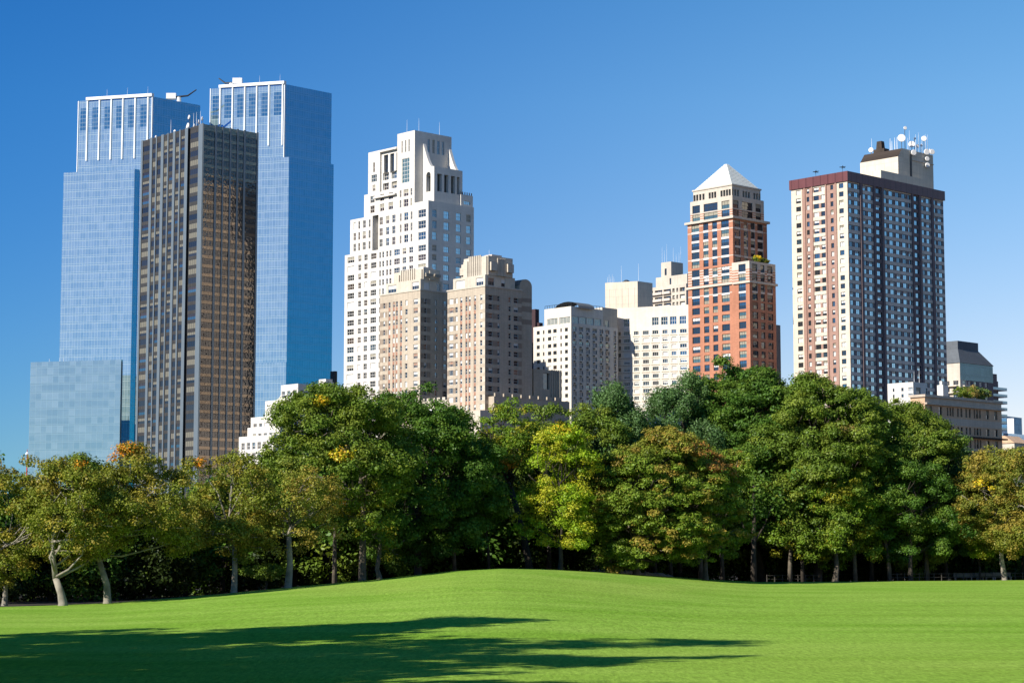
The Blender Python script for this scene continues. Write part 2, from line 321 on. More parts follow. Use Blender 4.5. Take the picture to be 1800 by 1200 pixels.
class Bld:
    def __init__(s, name, label, cat, px, py, Y, hl=-43.4, hr=46.6, group=None, base=0.0):
        s.C = P(px, py, Y); s.L = hv(hl); s.R = hv(hr); s.zt0 = s.C.z
        s.root = link(name, None); s.root.location = (s.C.x, s.C.y, base); tag(s.root, label, cat, group)
        s.off = Vector((s.C.x, s.C.y, base)); s.wall = MB(); s.wins = []
    def pt(s, u, v, z): p = s.C + s.L * u + s.R * v; return Vector((p.x, p.y, z))
    def lp(s, u, v, z): return s.pt(u, v, z) - s.off
    def _solve(s, o, d, px, z):
        r = (px - 900) / F; dz = z - CH
        return (r * (o.y * CT + dz * ST) - o.x) / (d.x - r * d.y * CT)
    def u(s, px, z=None, v=0): return s._solve(s.pt(0, v, 0), s.L, px, s.zt0 if z is None else z)
    def v(s, px, z=None, u=0): return s._solve(s.pt(u, 0, 0), s.R, px, s.zt0 if z is None else z)
    def z(s, py, u=0, v=0):
        k = (600 - py) / F; y = s.pt(u, v, 0).y
        return CH + (k * y * CT + y * ST) / (CT - k * ST)
    def rows(s, py0, py1, n, hpx, u=0, v=0):
        zs = [s.z(py0 + (py1 - py0) * i / max(n - 1, 1), u, v) for i in range(n)]
        h = (s.z(py0, u, v) - s.z(py0 + hpx, u, v)); return [(z - h, z) for z in zs]
    def outn(s, kind):
        t = s.L if kind in 'Ll' else s.R; n = Vector((t.y, -t.x, 0)); ref = s.R if kind in 'Ll' else s.L
        if n.dot(ref) > 0: n = -n
        return n if kind in 'LR' else -n
    def facade(s, kind, a0, a1, w, z0, z1, mat, rects=(), zones=(), dep=.35):
        """kind L/R visible faces (l/r the opposite ones); a along the face, w the other coordinate. rects: (a0,a1,z0,z1,style)"""
        n = s.outn(kind); pos = (lambda a, z, d=0.0: s.lp(a, w, z) - n * d) if kind in 'Ll' else (lambda a, z, d=0.0: s.lp(w, a, z) - n * d)
        if a0 > a1: a0, a1 = a1, a0
        zones = [(min(q[0], q[1]), max(q[0], q[1]), min(q[2], q[3]), max(q[2], q[3]), q[4]) for q in zones]
        rects = [(max(min(r[0], r[1]), a0 + .05), min(max(r[0], r[1]), a1 - .05), max(r[2], z0), min(r[3], z1), r[4]) for r in rects]
        rects = [r for r in rects if r[1] - r[0] > .25 and r[3] - r[2] > .3]
        A = sorted({round(x, 3) for r in rects for x in r[:2]} | {round(x, 3) for q in zones for x in q[:2] if a0 < x < a1} | {round(a0, 3), round(a1, 3)})
        Z = sorted({round(x, 3) for r in rects for x in r[2:4]} | {round(x, 3) for q in zones for x in q[2:4] if z0 < x < z1} | {round(z0, 3), round(z1, 3)})
        ai = {x: i for i, x in enumerate(A)}; zi = {x: i for i, x in enumerate(Z)}
        hole = set()
        for r in rects:
            for i in range(ai[round(r[0], 3)], ai[round(r[1], 3)]):
                for j in range(zi[round(r[2], 3)], zi[round(r[3], 3)]): hole.add((i, j))
        def mt(a, z):
            m = mat
            for q in zones:
                if q[0] <= a <= q[1] and q[2] <= z <= q[3]: m = q[4]
            return m
        for i in range(len(A) - 1):
            j = 0
            while j < len(Z) - 1:
                if (i, j) in hole: j += 1; continue
                am = (A[i] + A[i + 1]) / 2; m = mt(am, (Z[j] + Z[j + 1]) / 2); k = j + 1
                while k < len(Z) - 1 and (i, k) not in hole and mt(am, (Z[k] + Z[k + 1]) / 2) == m: k += 1
                s.wall.face([pos(A[i], Z[j]), pos(A[i + 1], Z[j]), pos(A[i + 1], Z[k]), pos(A[i], Z[k])], m,
                            [(A[i], Z[j]), (A[i + 1], Z[j]), (A[i + 1], Z[k]), (A[i], Z[k])], n)
                j = k
        for r in rects:
            b0, b1, c0, c1, sty = r; m = mt((b0 + b1) / 2, c0 - .05); mid = pos((b0 + b1) / 2, (c0 + c1) / 2, dep)
            for (pa, pb) in (((b0, c0), (b1, c0)), ((b1, c0), (b1, c1)), ((b1, c1), (b0, c1)), ((b0, c1), (b0, c0))):
                q = [pos(*pa), pos(*pb), pos(*pb, dep), pos(*pa, dep)]; c = sum(q, Vector()) / 4
                s.wall.face(q, m, [(pa[0], pa[1]), (pb[0], pb[1]), (pb[0], pb[1] + dep), (pa[0], pa[1] + dep)], mid - c)
            vs = STY[sty][4]; var = random.choices(range(len(vs)), [x[2] for x in vs])[0]
            X = n.cross(Vector((0, 0, 1)))
            p = pos((b0 + b1) / 2, c0)
            M = Matrix(((X.x, n.x, 0, p.x), (X.y, n.y, 0, p.y), (0, 0, 1, p.z), (0, 0, 0, 1)))
            s.wins.append(((b1 - b0), (c1 - c0), sty, var, dep, M, kind))
    def box(s, u0, u1, v0, v1, z0, z1, mat, L=(), R=(), l=(), r=(), Lz=(), Rz=(), roof='roof_gravel', dep=.35, parapet=.0, matR=None):
        """a storey block; L, R, l, r = window rects of its four faces"""
        if parapet:
            pz = z1; z1 = z1 - parapet
        s.facade('L', u0, u1, v0, z0, z1 + parapet, mat, L, Lz, dep)
        s.facade('R', v0, v1, u0, z0, z1 + parapet, matR or mat, R, Rz, dep)
        s.facade('l', u0, u1, v1, z0, z1 + parapet, mat, l, (), dep)
        s.facade('r', v0, v1, u1, z0, z1 + parapet, mat, r, (), dep)
        s.wall.face([s.lp(u0, v0, z1), s.lp(u1, v0, z1), s.lp(u1, v1, z1), s.lp(u0, v1, z1)], roof, None, Vector((0, 0, 1)))
        if parapet:
            t = .4
            for (a, b, c, d) in ((u0, u1, v0, v0 + t), (u0, u1, v1 - t, v1), (u0, u0 + t, v0 + t, v1 - t), (u1 - t, u1, v0 + t, v1 - t)):
                s.wall.face([s.lp(a, c, pz), s.lp(b, c, pz), s.lp(b, d, pz), s.lp(a, d, pz)], mat, None, Vector((0, 0, 1)))
            for (q, nn) in (([s.lp(u0 + t, v1 - t, z1), s.lp(u1 - t, v1 - t, z1), s.lp(u1 - t, v1 - t, pz), s.lp(u0 + t, v1 - t, pz)], -s.R),
                            ([s.lp(u1 - t, v0 + t, z1), s.lp(u1 - t, v1 - t, z1), s.lp(u1 - t, v1 - t, pz), s.lp(u1 - t, v0 + t, pz)], -s.L),
                            ([s.lp(u0 + t, v0 + t, z1), s.lp(u1 - t, v0 + t, z1), s.lp(u1 - t, v0 + t, pz), s.lp(u0 + t, v0 + t, pz)], s.R),
                            ([s.lp(u0 + t, v0 + t, z1), s.lp(u0 + t, v1 - t, z1), s.lp(u0 + t, v1 - t, pz), s.lp(u0 + t, v0 + t, pz)], s.L)):
                s.wall.face(q, mat, None, nn)
    def solid(s, name, u0, u1, v0, v1, z0, z1, mat, top=None, build=True, mb=None):
        """a trim piece; top=(u0,u1,v0,v1) for a tapered one"""
        mb2 = mb or MB(); base = [s.lp(u0, v0, 0), s.lp(u1, v0, 0), s.lp(u1, v1, 0), s.lp(u0, v1, 0)]
        tp = None
        if top: tp = [s.lp(top[0], top[2], 0), s.lp(top[1], top[2], 0), s.lp(top[1], top[3], 0), s.lp(top[0], top[3], 0)]
        mb2.prism(base, z0 - s.off.z, z1 - s.off.z, mat, tp, bottom=True)
        if mb is None: return mb2.build(name, s.root)
    def band(s, name, u0, u1, v0, v1, z0, z1, out, mat):
        """a cornice ring standing proud of the two visible faces and the two hidden ones"""
        mb = MB()
        s.solid(name, u0 - out, u1 + out, v0 - out, v0 - .003, z0, z1, mat, mb=mb)
        s.solid(name, u0 - out, u0 - .003, v0 - .003, v1 + out, z0, z1, mat, mb=mb)
        s.solid(name, u0 - .003, u1 + out, v1 + .003, v1 + out, z0, z1, mat, mb=mb)
        s.solid(name, u1 + .003, u1 + out, v0 - .003, v1 + .003, z0, z1, mat, mb=mb)
        return mb.build(name, s.root)
    def finish(s, zvis=30, nmax=97):
        s.wall.build('wall', s.root)
        if not s.wins: return
        def score(w):
            a = w[0] * w[1] if w[6] in 'LR' else 0
            return a * (1 if w[5][2][3] + s.off.z > zvis else .01)
        ws = sorted(s.wins, key=score, reverse=True)
        for w in ws[:nmax]:
            if score(w) < .05: ws_rest = True
            e = win_mb(*w[:5])
            if e[1] is None: e[1] = e[0].mesh('window')
            o = link('window', e[1], s.root); o.matrix_basis = w[5]
        if len(ws) > nmax:
            mb = MB()
            for w in ws[nmax:]: mb.add(win_mb(*w[:5])[0], w[5])
            o = mb.build('remaining_window', s.root); tag(o, kind='stuff')

def grid(cols, rows):
    """cols: (a0,a1,style), rows: (z0,z1)"""
    return [(c[0], c[1], r[0], r[1], c[2]) for c in cols for r in rows]
PI = math.pi
def cu(b, lst, z=None, w=0): return [(b.u(p[0], z, w), b.u(p[1], z, w), p[2]) for p in lst]
def cv(b, lst, z=None, w=0): return [(b.v(p[0], z, w), b.v(p[1], z, w), p[2]) for p in lst]
def dish(b, u, v, z, r, heading, mast=1.5, tilt=.15):
    """a round drum antenna on a short mast"""
    r = r * (.48 if b.root.name[:4] == 'stri' else .8); p = b.lp(u, v, z); mb = MB(); mb.tube([p, p + Vector((0, 0, mast + r * .4))], [.12, .10], 'dark_metal', 6)
    c = p + Vector((0, 0, mast)); d = (hv(heading) + Vector((0, 0, tilt))).normalized()
    o = mb.build('antenna_mast', b.root)
    m2 = MB(); m2.tube([c - d * .1, c + d * .25, c + d * .5, c + d * .55], [r * .5, r, r, r * .9], 'dish_white', 14); m2.build('satellite_dish', o)
def mast(b, u, v, z, h, r=.1, mat='white_metal', name='antenna'):
    p = b.lp(u, v, z); mb = MB(); r *= .6; mb.tube([p, p + Vector((0, 0, h * .6)), p + Vector((0, 0, h))], [r, r * .8, r * .4], mat, 5); return mb.build(name, b.root)
def crane(b, u, v, z, heading, n=16):
    p = b.lp(u, v, z); d = hv(heading); mb = MB()
    mb.tube([p, p + Vector((0, 0, 3))], [1.2, 1.0], 'white_metal', 8)
    mb.tube([p + Vector((0, 0, 3)) - d * 4, p + Vector((0, 0, 3.6)) + d * n * .5, p + Vector((0, 0, 6.5)) + d * n], [.55, .45, .3], 'dark_metal', 5)
    q = p + Vector((0, 0, 2.2)) - d * 4; mb.box(q.x - 2.4, q.x + 2.4, q.y - 1.6, q.y + 1.6, q.z, q.z + 2.8, 'white_metal')
    return mb.build('roof_crane', b.root)

# ---- twin glass towers
def glass_tower(name, label, px, py, Y, pl, pr, fins, fy, crown_y, bays, low, v_low, right_px=None):
    b = Bld(name, label, 'skyscraper', px, py, Y, -75, 46.6)
    zt = b.z(py); U = b.u(pl, zt); V = b.v(pr, zt); zc = b.z(crown_y)
    Lz = [(0, U, zc, zt, 'tower_glass')] + [(b.u(q1, zt), b.u(q0, zt), b.z(crown_y - 2), b.z(py + 13), 'tower_crown_glass') for q0, q1 in bays]
    b.box(0, U, 0, V, 0, zt, 'tower_glass', Lz=Lz, parapet=6)
    lpx, lpy, lleft, lright = low
    vl = -v_low; zl = b.z(lpy, 0, vl); u0 = b.u(lpx, zl, vl); U1 = b.u(lleft, zl, vl)
    V1 = b.v(lright, zl, u0)
    b.box(u0, U1, vl, V1, 0, zl, 'tower_glass', parapet=1.2)
    for q in fins:
        u = b.u(q, zt); b.solid('fin', u - .3, u + .3, -.7, -.003, b.z(fy), zt, 'white_metal')
    b.solid('roof_rail', -.5, b.u(fins[0], zt) + .4, -1.1, .4, zt + .003, zt + 1.5, 'white_metal')
    b.solid('corner_trim', -.35, -.003, -.4, .3, b.z(fy + 30), zt, 'white_metal')
    b.solid('corner_trim', U + .003, U + .35, -.4, .3, b.z(fy + 30), zt, 'white_metal')
    for k in range(3): mast(b, 3 + k * 11, .5, zt + 1.4, 4)
    return b, zt, U, V
b, zt, U, V = glass_tower('glass_skyscraper', 'left of the two pale blue glass skyscrapers, behind the low teal block', 268, 170, 990, 139.5, 352,
    [155.5, 176.7, 197.5, 218, 239.5, 262], 277, 224, [(142, 154), (163, 175), (184, 196.5), (205, 217), (226, 238.5), (247, 261)], (236.5, 296, 112, 245), 3)
crane(b, 4, 20, zt, 100, 9); b.finish()
b, zt, U, V = glass_tower('glass_skyscraper', 'tallest blue glass skyscraper, second from the left with deep blue right side', 500.5, 148, 1010, 371.5, 583,
    [388.7, 410.5, 432, 453, 474.5, 498.5], 255, 204, [(374, 387), (395, 409), (417, 431), (438, 452), (460, 473), (482, 497)], (508, 277, 440, 586.5), 3)
crane(b, b.u(395, zt), 4, zt, -60, 8)
z2 = b.z(637, 0, -9); b.box(b.u(503, z2, -9), b.u(440, z2, -9), -9, -3.2, 0, z2, 'tower_glass', parapet=1)
b.finish()
b = Bld('low_glass_building', 'low teal glass block in front of the left blue skyscraper', 'building', 213, 632, 950, -75, 46.6)
zt = b.zt0; U = b.u(54, zt)
b.box(0, U, 0, b.v(216, zt), 0, zt, 'teal_glass', parapet=1.5)
for q in (80, 98, 105): mast(b, b.u(q, zt), 2, zt - 1.4, 3.2, .18)
b.finish()

# ---- dark bronze tower
b = Bld('bronze_tower', 'dark bronze glass tower with grey vertical piers before the twin blue skyscrapers', 'skyscraper', 357.5, 218, 830, -42, 47.5)
zt = b.zt0; rz = b.rows(229, 229 + 16.0 * 39, 40, 10.2)
colsL = cu(b, [(252, 264, 'bronze'), (269, 274.6, 'bronze_n'), (277, 283.5, 'bronze_n'), (289, 294.6, 'bronze_n'), (298, 304.4, 'bronze_n'), (309.6, 315.4, 'bronze_n'), (319, 325.5, 'bronze_n')], zt)
cc = cu(b, [(335.2, 349.6, 'bronze')], zt)
colsR = cv(b, [(359, 377.5, 'mirror'), (382, 391, 'mirror_n'), (394, 404, 'mirror_n'), (407, 416, 'mirror_n'), (420, 428, 'mirror_n'), (432.5, 451, 'mirror')], zt)
U = b.u(249, zt); V = b.v(454.2, zt); ua, ub = b.u(334.8, zt), b.u(331, zt)
b.box(0, ua, 0, V, 0, zt, 'dark_spandrel', L=grid(cc, rz), R=grid(colsR, rz), matR='spandrel_bronze', parapet=1.5, dep=.12)
b.box(ua, ub, 3, V, 0, zt - .5, 'dark_spandrel')
b.box(ub, U, 0, V, 0, zt, 'dark_spandrel', L=grid(colsL, rz), parapet=1.5, dep=.15, r=grid([(a, a + 4, 'bronze') for a in range(3, int(V) - 5, 6)], rz))
for p0, p1 in ((249, 252), (264.4, 268.5), (275, 276.8), (284, 288.6), (295.2, 297), (305, 309), (316, 318.2), (326, 331.2), (350, 357.4)):
    b.solid('pier', b.u(p1, zt), b.u(p0, zt), -.22, -.003, 0, zt + .3, 'pier_metal')
for p0, p1 in ((357.7, 358.6), (378, 381.5), (391.3, 393.6), (404, 406.7), (416.5, 419.4), (428.6, 432), (451.3, 454.2)):
    b.solid('pier', -.22, -.003, b.v(p0, zt), b.v(p1, zt), 0, zt + .3, 'pier_metal')
for q, v, r, h in ((275, 3, .8, 1.2), (288, 4, .9, 1.0), (294, 5, .8, 1.2), (308, 3, .8, 1.3), (331, 6, 1.9, 3.0), (333, 9, 1.2, 8), (342, 7, .9, 3), (350, 8, 1.1, 4.5), (356, 12, 1.1, 7)):
    dish(b, b.u(q, zt, v), v, zt - 1.2, r, -150 + q % 60, h + 1.2)
for q in (300, 340, 345, 352): mast(b, b.u(q, zt, 5), 5, zt - 1.2, 9, .16)
b.solid('roof_plant_room', 6, U - 8, 12, V - 8, zt - 1.5, zt + 1.2, 'grey_panel')
b.finish()

# ---- white stepped limestone tower
b = Bld('limestone_tower', 'tall white stepped stone tower with an arched crown behind the cream twin towers', 'skyscraper', 753, 352, 800)
zc = b.zt0; W = 'white_stone'
rl = b.rows(429, 429 + 16.5 * 17, 18, 10.5); ru = b.rows(363, 409, 3, 13.5); ru += []
cl = cu(b, [(610.8, 622.7, 'cpw_wide'), (629.7, 635, 'cpw'), (640, 646, 'cpw'), (651.7, 661.5, 'cpw_wide'), (666.6, 669.4, 'cpw_slit'), (671.8, 675, 'cpw_slit'), (678.8, 682, 'cpw_slit'), (684.5, 688, 'cpw_slit'), (692.5, 702.6, 'cpw_wide'), (707.5, 714, 'cpw'), (719, 726, 'cpw'), (735, 748.5, 'cpw_wide')], b.z(450))
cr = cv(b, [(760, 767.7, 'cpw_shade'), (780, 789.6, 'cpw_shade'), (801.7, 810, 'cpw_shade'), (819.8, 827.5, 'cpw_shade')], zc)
V = b.v(833, zc); cb = [(a, a + 2.4, 'cpw') for a in np.arange(2, V - 3, 4.2)]; cbl = [(a, a + 2.4, 'cpw') for a in np.arange(2, 44, 4.2)]
U0 = b.u(606, b.z(449)); z0 = b.z(449, U0); U1 = b.u(615.5, b.z(400)); z1 = b.z(387, U1); U2 = b.u(640, b.z(350)); z2 = b.z(343, U2)
b.box(0, U0, 0, V, 0, z0, W, L=grid(cl, [r for r in rl if r[1] < z0 - 1]), R=grid(cr, [r for r in rl if r[1] < z0 - 1]), r=grid(cb, [r for r in rl if r[1] < z0 - 1]), l=grid(cbl, [r for r in rl if r[1] < z0 - 1]), parapet=.9)
rr = [(z0 + 1.0 + 4.5 * k, z0 + 4.1 + 4.5 * k) for k in range(int((z1 - z0 - .6) / 4.5))]
cl1 = cu(b, [(621.3, 625.7, 'cpw'), (629.7, 632.7, 'cpw_slit'), (637.5, 642.7, 'cpw'), (648, 651, 'cpw_slit'), (667, 672.5, 'cpw'), (678, 684, 'cpw'), (689, 695, 'cpw'), (702.7, 705.6, 'cpw_slit'), (710, 717.5, 'cpw'), (721.7, 724.7, 'cpw_slit'), (735, 748.5, 'cpw_wide')], b.z(400))
ug0, ug1 = b.u(665, b.z(400)), b.u(654.6, b.z(400))
b.box(0, ug0, 0, V, z0, z1, W, L=grid([c for c in cl1 if c[0] < ug0 and c[1] < ug0], rr), R=grid(cr, rr))
b.box(ug0, ug1, 3.5, V, z0, z1, W, L=grid([(ug0 + .8, ug1 - .8, 'cpw')], rr))
b.box(ug1, U1, 0, V, z0, z1, W, L=grid([c for c in cl1 if c[0] > ug1], rr), parapet=.9)
rr2 = [r for r in ru if r[0] > z1 - 4]
u8 = b.u(728.5, zc)
rt = [(b.z(y + 13, u8), b.z(y, u8)) for y in (346, 323.5)]
b.box(0, u8, 0, V, z1, zc, W, parapet=.9)
b.box(u8, U2, 0, V, z1, z2, W, L=grid(cu(b, [(651, 658.5, 'cpw'), (668, 675.5, 'cpw'), (683, 691, 'cpw'), (702.7, 705.6, 'cpw_slit'), (709.5, 718, 'cpw'), (721.7, 724.7, 'cpw_slit')], z2), [(z1 + 1.2, z1 + 4.2), (z1 + 5.4, min(z1 + 8.2, z2 - .8))]), parapet=.9)
zT = b.z(229, u8); uT = b.u(698.5, zT); VT = b.v(793.7, zT, u8)
zw = b.z(275, u8)
b.box(u8, uT, 0, VT, z2, zT, W,
      L=[(b.u(719.8, zw), b.u(706.5, zw), b.z(318, u8), b.z(275, u8), 'greenbig')] + grid(cu(b, [(709.4, 718.3, 'cpw'), (702.7, 705.8, 'cpw_slit'), (721.7, 724.6, 'cpw_slit')], zw), [(b.z(338, u8), b.z(324, u8))])
        + grid(cu(b, [(706, 708, 'cpw_slit'), (712, 714.2, 'cpw_slit'), (718, 720.3, 'cpw_slit')], zT), [(b.z(264, u8), b.z(243, u8))]),
      R=grid(cv(b, [(751.7, 755.8, 'cpw_shade'), (760, 764.6, 'cpw_shade'), (768.3, 773, 'cpw_shade'), (777, 781, 'cpw_shade')], zT, u8), [(b.z(270, u8, 10), b.z(246, u8, 10))]), parapet=.8)
zL = b.z(263, uT + 5); UL = b.u(647.5, zL); um = b.u(668, zL)
b.box(um, UL, 0, 15, z2, zL + .6, W, L=[(b.u(662.5, z2 + 8), b.u(653, z2 + 8), z2 + 4.6, z2 + 7.6, 'cpw_wide'), (b.u(660, z2 + 8), b.u(655, z2 + 8), z2 + .8, z2 + 3.4, 'cpw'), (b.u(659, zL), b.u(656, zL), zL - 8, zL - 4, 'cpw_slit')], parapet=.8)
b.box(uT, um, .9, 15, z2, zL - .4, W, L=grid(cu(b, [(672, 679.5, 'opening'), (683, 690, 'opening'), (694, 698, 'opening')], zL), [(zL - 9.5, zL - 1.6)]) + grid(cu(b, [(670.4, 680.8, 'cpw_wide'), (685.4, 695.6, 'cpw_wide')], z2 + 8), [(z2 + 4.6, z2 + 7.7), (z2 + .6, z2 + 3.4)]), dep=.8)
b.solid('loggia_cornice', uT + .003, um - .003, -.5, .9, zL - .395, zL + .4, W)
b.solid('balcony', b.u(698, z2), b.u(660, z2), -1.3, -.003, z2 - 2.6, z2 - 1.9, W)
# arched crown wing on the right
uw = b.u(763, zc, 4.3); vw = 4.3; Vw = b.v(813, b.z(300), uw); zs = b.z(292, uw, vw)
b.box(uw, u8 - .003, vw, Vw, zc + .003, zs, W, L=[(b.u(757, zs, vw), b.u(749.3, zs, vw), b.z(335, uw, vw), b.z(306, uw, vw), 'opening')],
      R=grid(cv(b, [(768.7, 777, 'opening'), (781, 788.5, 'opening'), (793, 800, 'opening'), (803.5, 808, 'opening')], zs, uw), [(b.z(335, uw, vw), b.z(304, uw, vw))]), dep=1.6)
ar = MB(); ac = ((b.u(757, zs, vw) + b.u(749.3, zs, vw)) / 2); arr = abs(b.u(757, zs, vw) - b.u(749.3, zs, vw)) / 2; za = b.z(306, uw, vw)
for k in range(8):
    t0, t1 = PI * k / 8, PI * (k + 1) / 8
    ar.face([b.lp(ac, vw - .004, za), b.lp(ac + arr * math.cos(t0), vw - .004, za + arr * math.sin(t0)), b.lp(ac + arr * math.cos(t1), vw - .004, za + arr * math.sin(t1))], 'glass_dark', None, -b.R)
ar.build('arch_head', b.root)  # flat dark sheet on the wall, painting the shade inside the arched opening
for vv in (vw, Vw - 1.5):
    sc = MB(); zt_ = b.z(253, u8, vw); prof = []
    for k in range(9):
        t = k / 8; prof.append((uw + (u8 - uw) * (.18 + .78 * t), zs + (zt_ - zs) * (1 - math.cos(t * PI / 2)) ** .9))
    poly = [(uw, zs)] + prof[0:] + [(u8 - .01, zt_), (u8 - .01, zs)]
    fr = [b.lp(a, vv, z) for a, z in poly]; bk = [b.lp(a, vv + 1.4, z) for a, z in poly]
    sc.face(fr, W, None, -b.R); sc.face(bk, W, None, b.R)
    for i in range(len(poly)):
        j = (i + 1) % len(poly); sc.face([fr[i], fr[j], bk[j], bk[i]], W, None, None)
    sc.build('scroll_buttress', b.root)
ve = b.v(812, zc); b.box(.6, 9, ve, V, zc + .003, b.z(341, 0, ve), W, R=[(ve + 1.5, V - 1.5, zc - 1 + 1.8, zc + 2.2, 'cpw_shade')])
for (uu, vv_, zz) in ((u8 + 6, 1, zT - .5), (u8 + 1, 3, zT - .5), (u8 + 1, 14, zT - .5)): mast(b, uu, vv_, zz, 6)
for q in range(3):
    pass
rail = MB()
for q in np.arange(ve, V, 1.2): rail.box(*(lambda p: (p.x - .2, p.x + .2, p.y - .2, p.y + .2, p.z, p.z + 1.1))(b.lp(.9, q, b.z(341, 0, ve))), 'dark_metal')
rail.build('roof_railing', b.root)
b.finish()

# ---- cream art deco twin towers
b = Bld('art_deco_building', 'cream apartment block with two fluted louvred crowns before the white stone tower', 'building', 852.7, 501, 740)
T_ = 'tan_brick'; zp = b.zt0
def deco(u0, Vs, colsL, colsR, rys, n, uL, first_z, crown, wings):
    rz = b.rows(rys, rys + 16.0 * (n - 1), n, 9.6, u0)
    band = [(u0, u0 + 1e-3, 0, 1, T_)]
    cL = cu(b, colsL, zp); cR = cv(b, colsR, zp, u0)
    zonesL = [(uL - 4.6, uL, r[0], r[1], 'tan_band') for r in rz] + [(u0, u0 + 3.2, r[0], r[1], 'cream_stone') for r in rz]
    m = cL[len(cL) // 2 - 1]; zonesL += [(cL[3][0] - .25, cL[2 if len(cL) < 7 else 2][1] + .25, 0, rz[0][1] + .6, 'rose_brick')] if False else []
    mid = [c for c in cL if c[2] == 'deco'];
    zonesL += [(c[0], c[1], 0, rz[0][1], 'rose_brick') for c in mid[1:-1]]
    zonesR = [(0, Vs * .36, r[0], r[1], 'tan_band') for r in rz] + [(Vs * .78, Vs, r[0], r[1], 'tan_band') for r in rz]
    b.box(u0, uL, 0, Vs, 0, first_z, T_, L=grid(cL, rz), R=grid(cR, rz), Lz=zonesL, Rz=zonesR, parapet=.9)
    b.band('cornice', u0, uL, 0, Vs, first_z - .5, first_z + .003, .25, 'cream_stone')
    # set-back top storey with wide windows, then the crown
    z1 = first_z + 4.2; zz = first_z - 1
    b.box(u0 + 1.5, uL - 1.6, 1.4, Vs - 2, first_z - .9, z1, 'cream_stone', L=[(u0 + 2.5, u0 + 6.5, first_z + .4, z1 - .9, 'deco_wide'), (uL - 8, uL - 3, first_z + .4, z1 - .9, 'deco_wide')] , R=[(3, 6, first_z + .4, z1 - .9, 'deco_wide'), (9.5, 11.5, first_z + .4, z1 - .9, 'deco')])
    c0, c1, cz = crown
    b.box(c0, c1, 2.6, Vs - 3.5, z1 + .003, cz, 'cream_stone', parapet=.6)
    for k in range(7):
        uu = c0 + (c1 - c0) * (.30 + .45 * k / 6); b.solid('flute', uu - .3, uu + .3, 2.2, 2.597, z1 + .01, cz + .5, 'cream_stone')
    b.solid('crown_pier', c0 + (c1 - c0) * .80, c1 - .4, 2.0, 2.597, z1 + .01, cz - 1.2, 'cream_stone')
    b.solid('crown_pier', c0 + .4, c0 + (c1 - c0) * .24, 2.0, 2.597, z1 + .01, cz - .3, 'cream_stone')
    for k in range(6):
        vv = 2.6 + (Vs - 6.1) * (.38 + .3 * k / 5); b.solid('flute', c0 - .4, c0 - .003, vv - .25, vv + .25, z1 + .01, cz - .6, 'cream_stone')
    for (va, vb) in ((3.0, 6.2), (Vs - 7.0, Vs - 4.0)):
        b.solid('louver_backing', c0 - .5, c0 - .003, va + .2, vb - .2, z1 + 1.6, cz - 2.2, 'dark_metal')
        for k in range(5):
            zk = z1 + 1.6 + (cz - 4.6 - z1) * k / 4.0; b.solid('louver', c0 - 1.2, c0 - .503, va, vb, zk, zk + .62, 'cream_stone')
    for (ua_, ub_) in wings:
        b.solid('louver_backing', ua_ + .2, ub_ - .2, 4.2, 7, z1 + 1.6, cz - 3, 'dark_metal')
        for k in range(5):
            zk = z1 + 1.4 + (cz - 5 - z1) * k / 4.0; b.solid('louver', ua_, ub_, 3.4, 4.197, zk, zk + .62, 'cream_stone')
        b.box(ua_ - .1, ub_ + .1, 4.3, Vs - 5, z1 + .01, cz - 1.6, 'cream_stone')
    mast(b, (c0 + c1) / 2, Vs / 2, cz, 3.5)
    b.solid('roof_tank', c0 + 3, c0 + 7, Vs / 2 - 2, Vs / 2 + 3, cz - .6, cz + 1.2, 'grey_panel')
VB = b.v(917, zp); uBL = b.u(786.6, zp)
deco(0, VB, [(789.4, 797, 'deco_wide'), (800.5, 804.5, 'deco'), (808.8, 812.6, 'deco'), (818.2, 821.7, 'deco'), (823.7, 827.2, 'deco'), (833, 836.6, 'deco'), (843.6, 847.8, 'deco')],
     [(858.8, 866, 'deco_shade'), (874.6, 878.5, 'deco_shade'), (894, 898, 'deco_shade'), (903, 911, 'deco_shade')], 517, 13, uBL, zp, (b.u(849, zp) , b.u(806, zp), b.z(447)), [(b.u(806, zp) + .1, b.u(796, zp))])
uA = b.u(738.8, zp); zA = b.z(508, uA); VA = b.v(789, zA, uA); uAL = b.u(668, zA)
deco(uA, VA, [(673.6, 677, 'deco'), (683, 686.4, 'deco'), (690.6, 694, 'deco'), (695.8, 699.2, 'deco'), (703.4, 706.8, 'deco'), (712.4, 716.5, 'deco'), (727, 734.6, 'deco_wide')],
     [(745.8, 750.4, 'deco_shade'), (765, 768.7, 'deco_shade'), (780, 786, 'deco_shade')], 524, 13, uAL, zA, (b.u(735, zA), b.u(684, zA), b.z(470, uA)), [])
# rounded lift tower behind the right crown
m = MB(); zr = b.z(504, 3, VB + 3); va, vb = b.v(916, zp, 1), b.v(935, zp, 1)
b.box(1, 8, VB + .003, vb, 0, zr, T_, Rz=[(VB, vb, b.z(547, 1, VB), b.z(537, 1, VB), 'tan_band'), (VB, vb, b.z(569, 1, VB), b.z(560, 1, VB), 'tan_band'), (VB, vb, b.z(530, 1, VB), b.z(523, 1, VB), 'tan_band')])
pr = [(VB + .01 + (vb - VB) * (.5 - .5 * math.cos(PI * k / 12)), zr + (vb - VB) * .42 * math.sin(PI * k / 12)) for k in range(13)]
for uu, sgn in ((1.0, -1), (8.0, 1)): m.face([b.lp(uu, p[0], p[1]) for p in pr], T_, None, b.L * sgn)
for k in range(12): m.face([b.lp(1, *pr[k]), b.lp(8, *pr[k]), b.lp(8, *pr[k + 1]), b.lp(1, *pr[k + 1])], 'roof_gravel', None, Vector((0, 0, 1)))
m.build('rounded_roof', b.root)
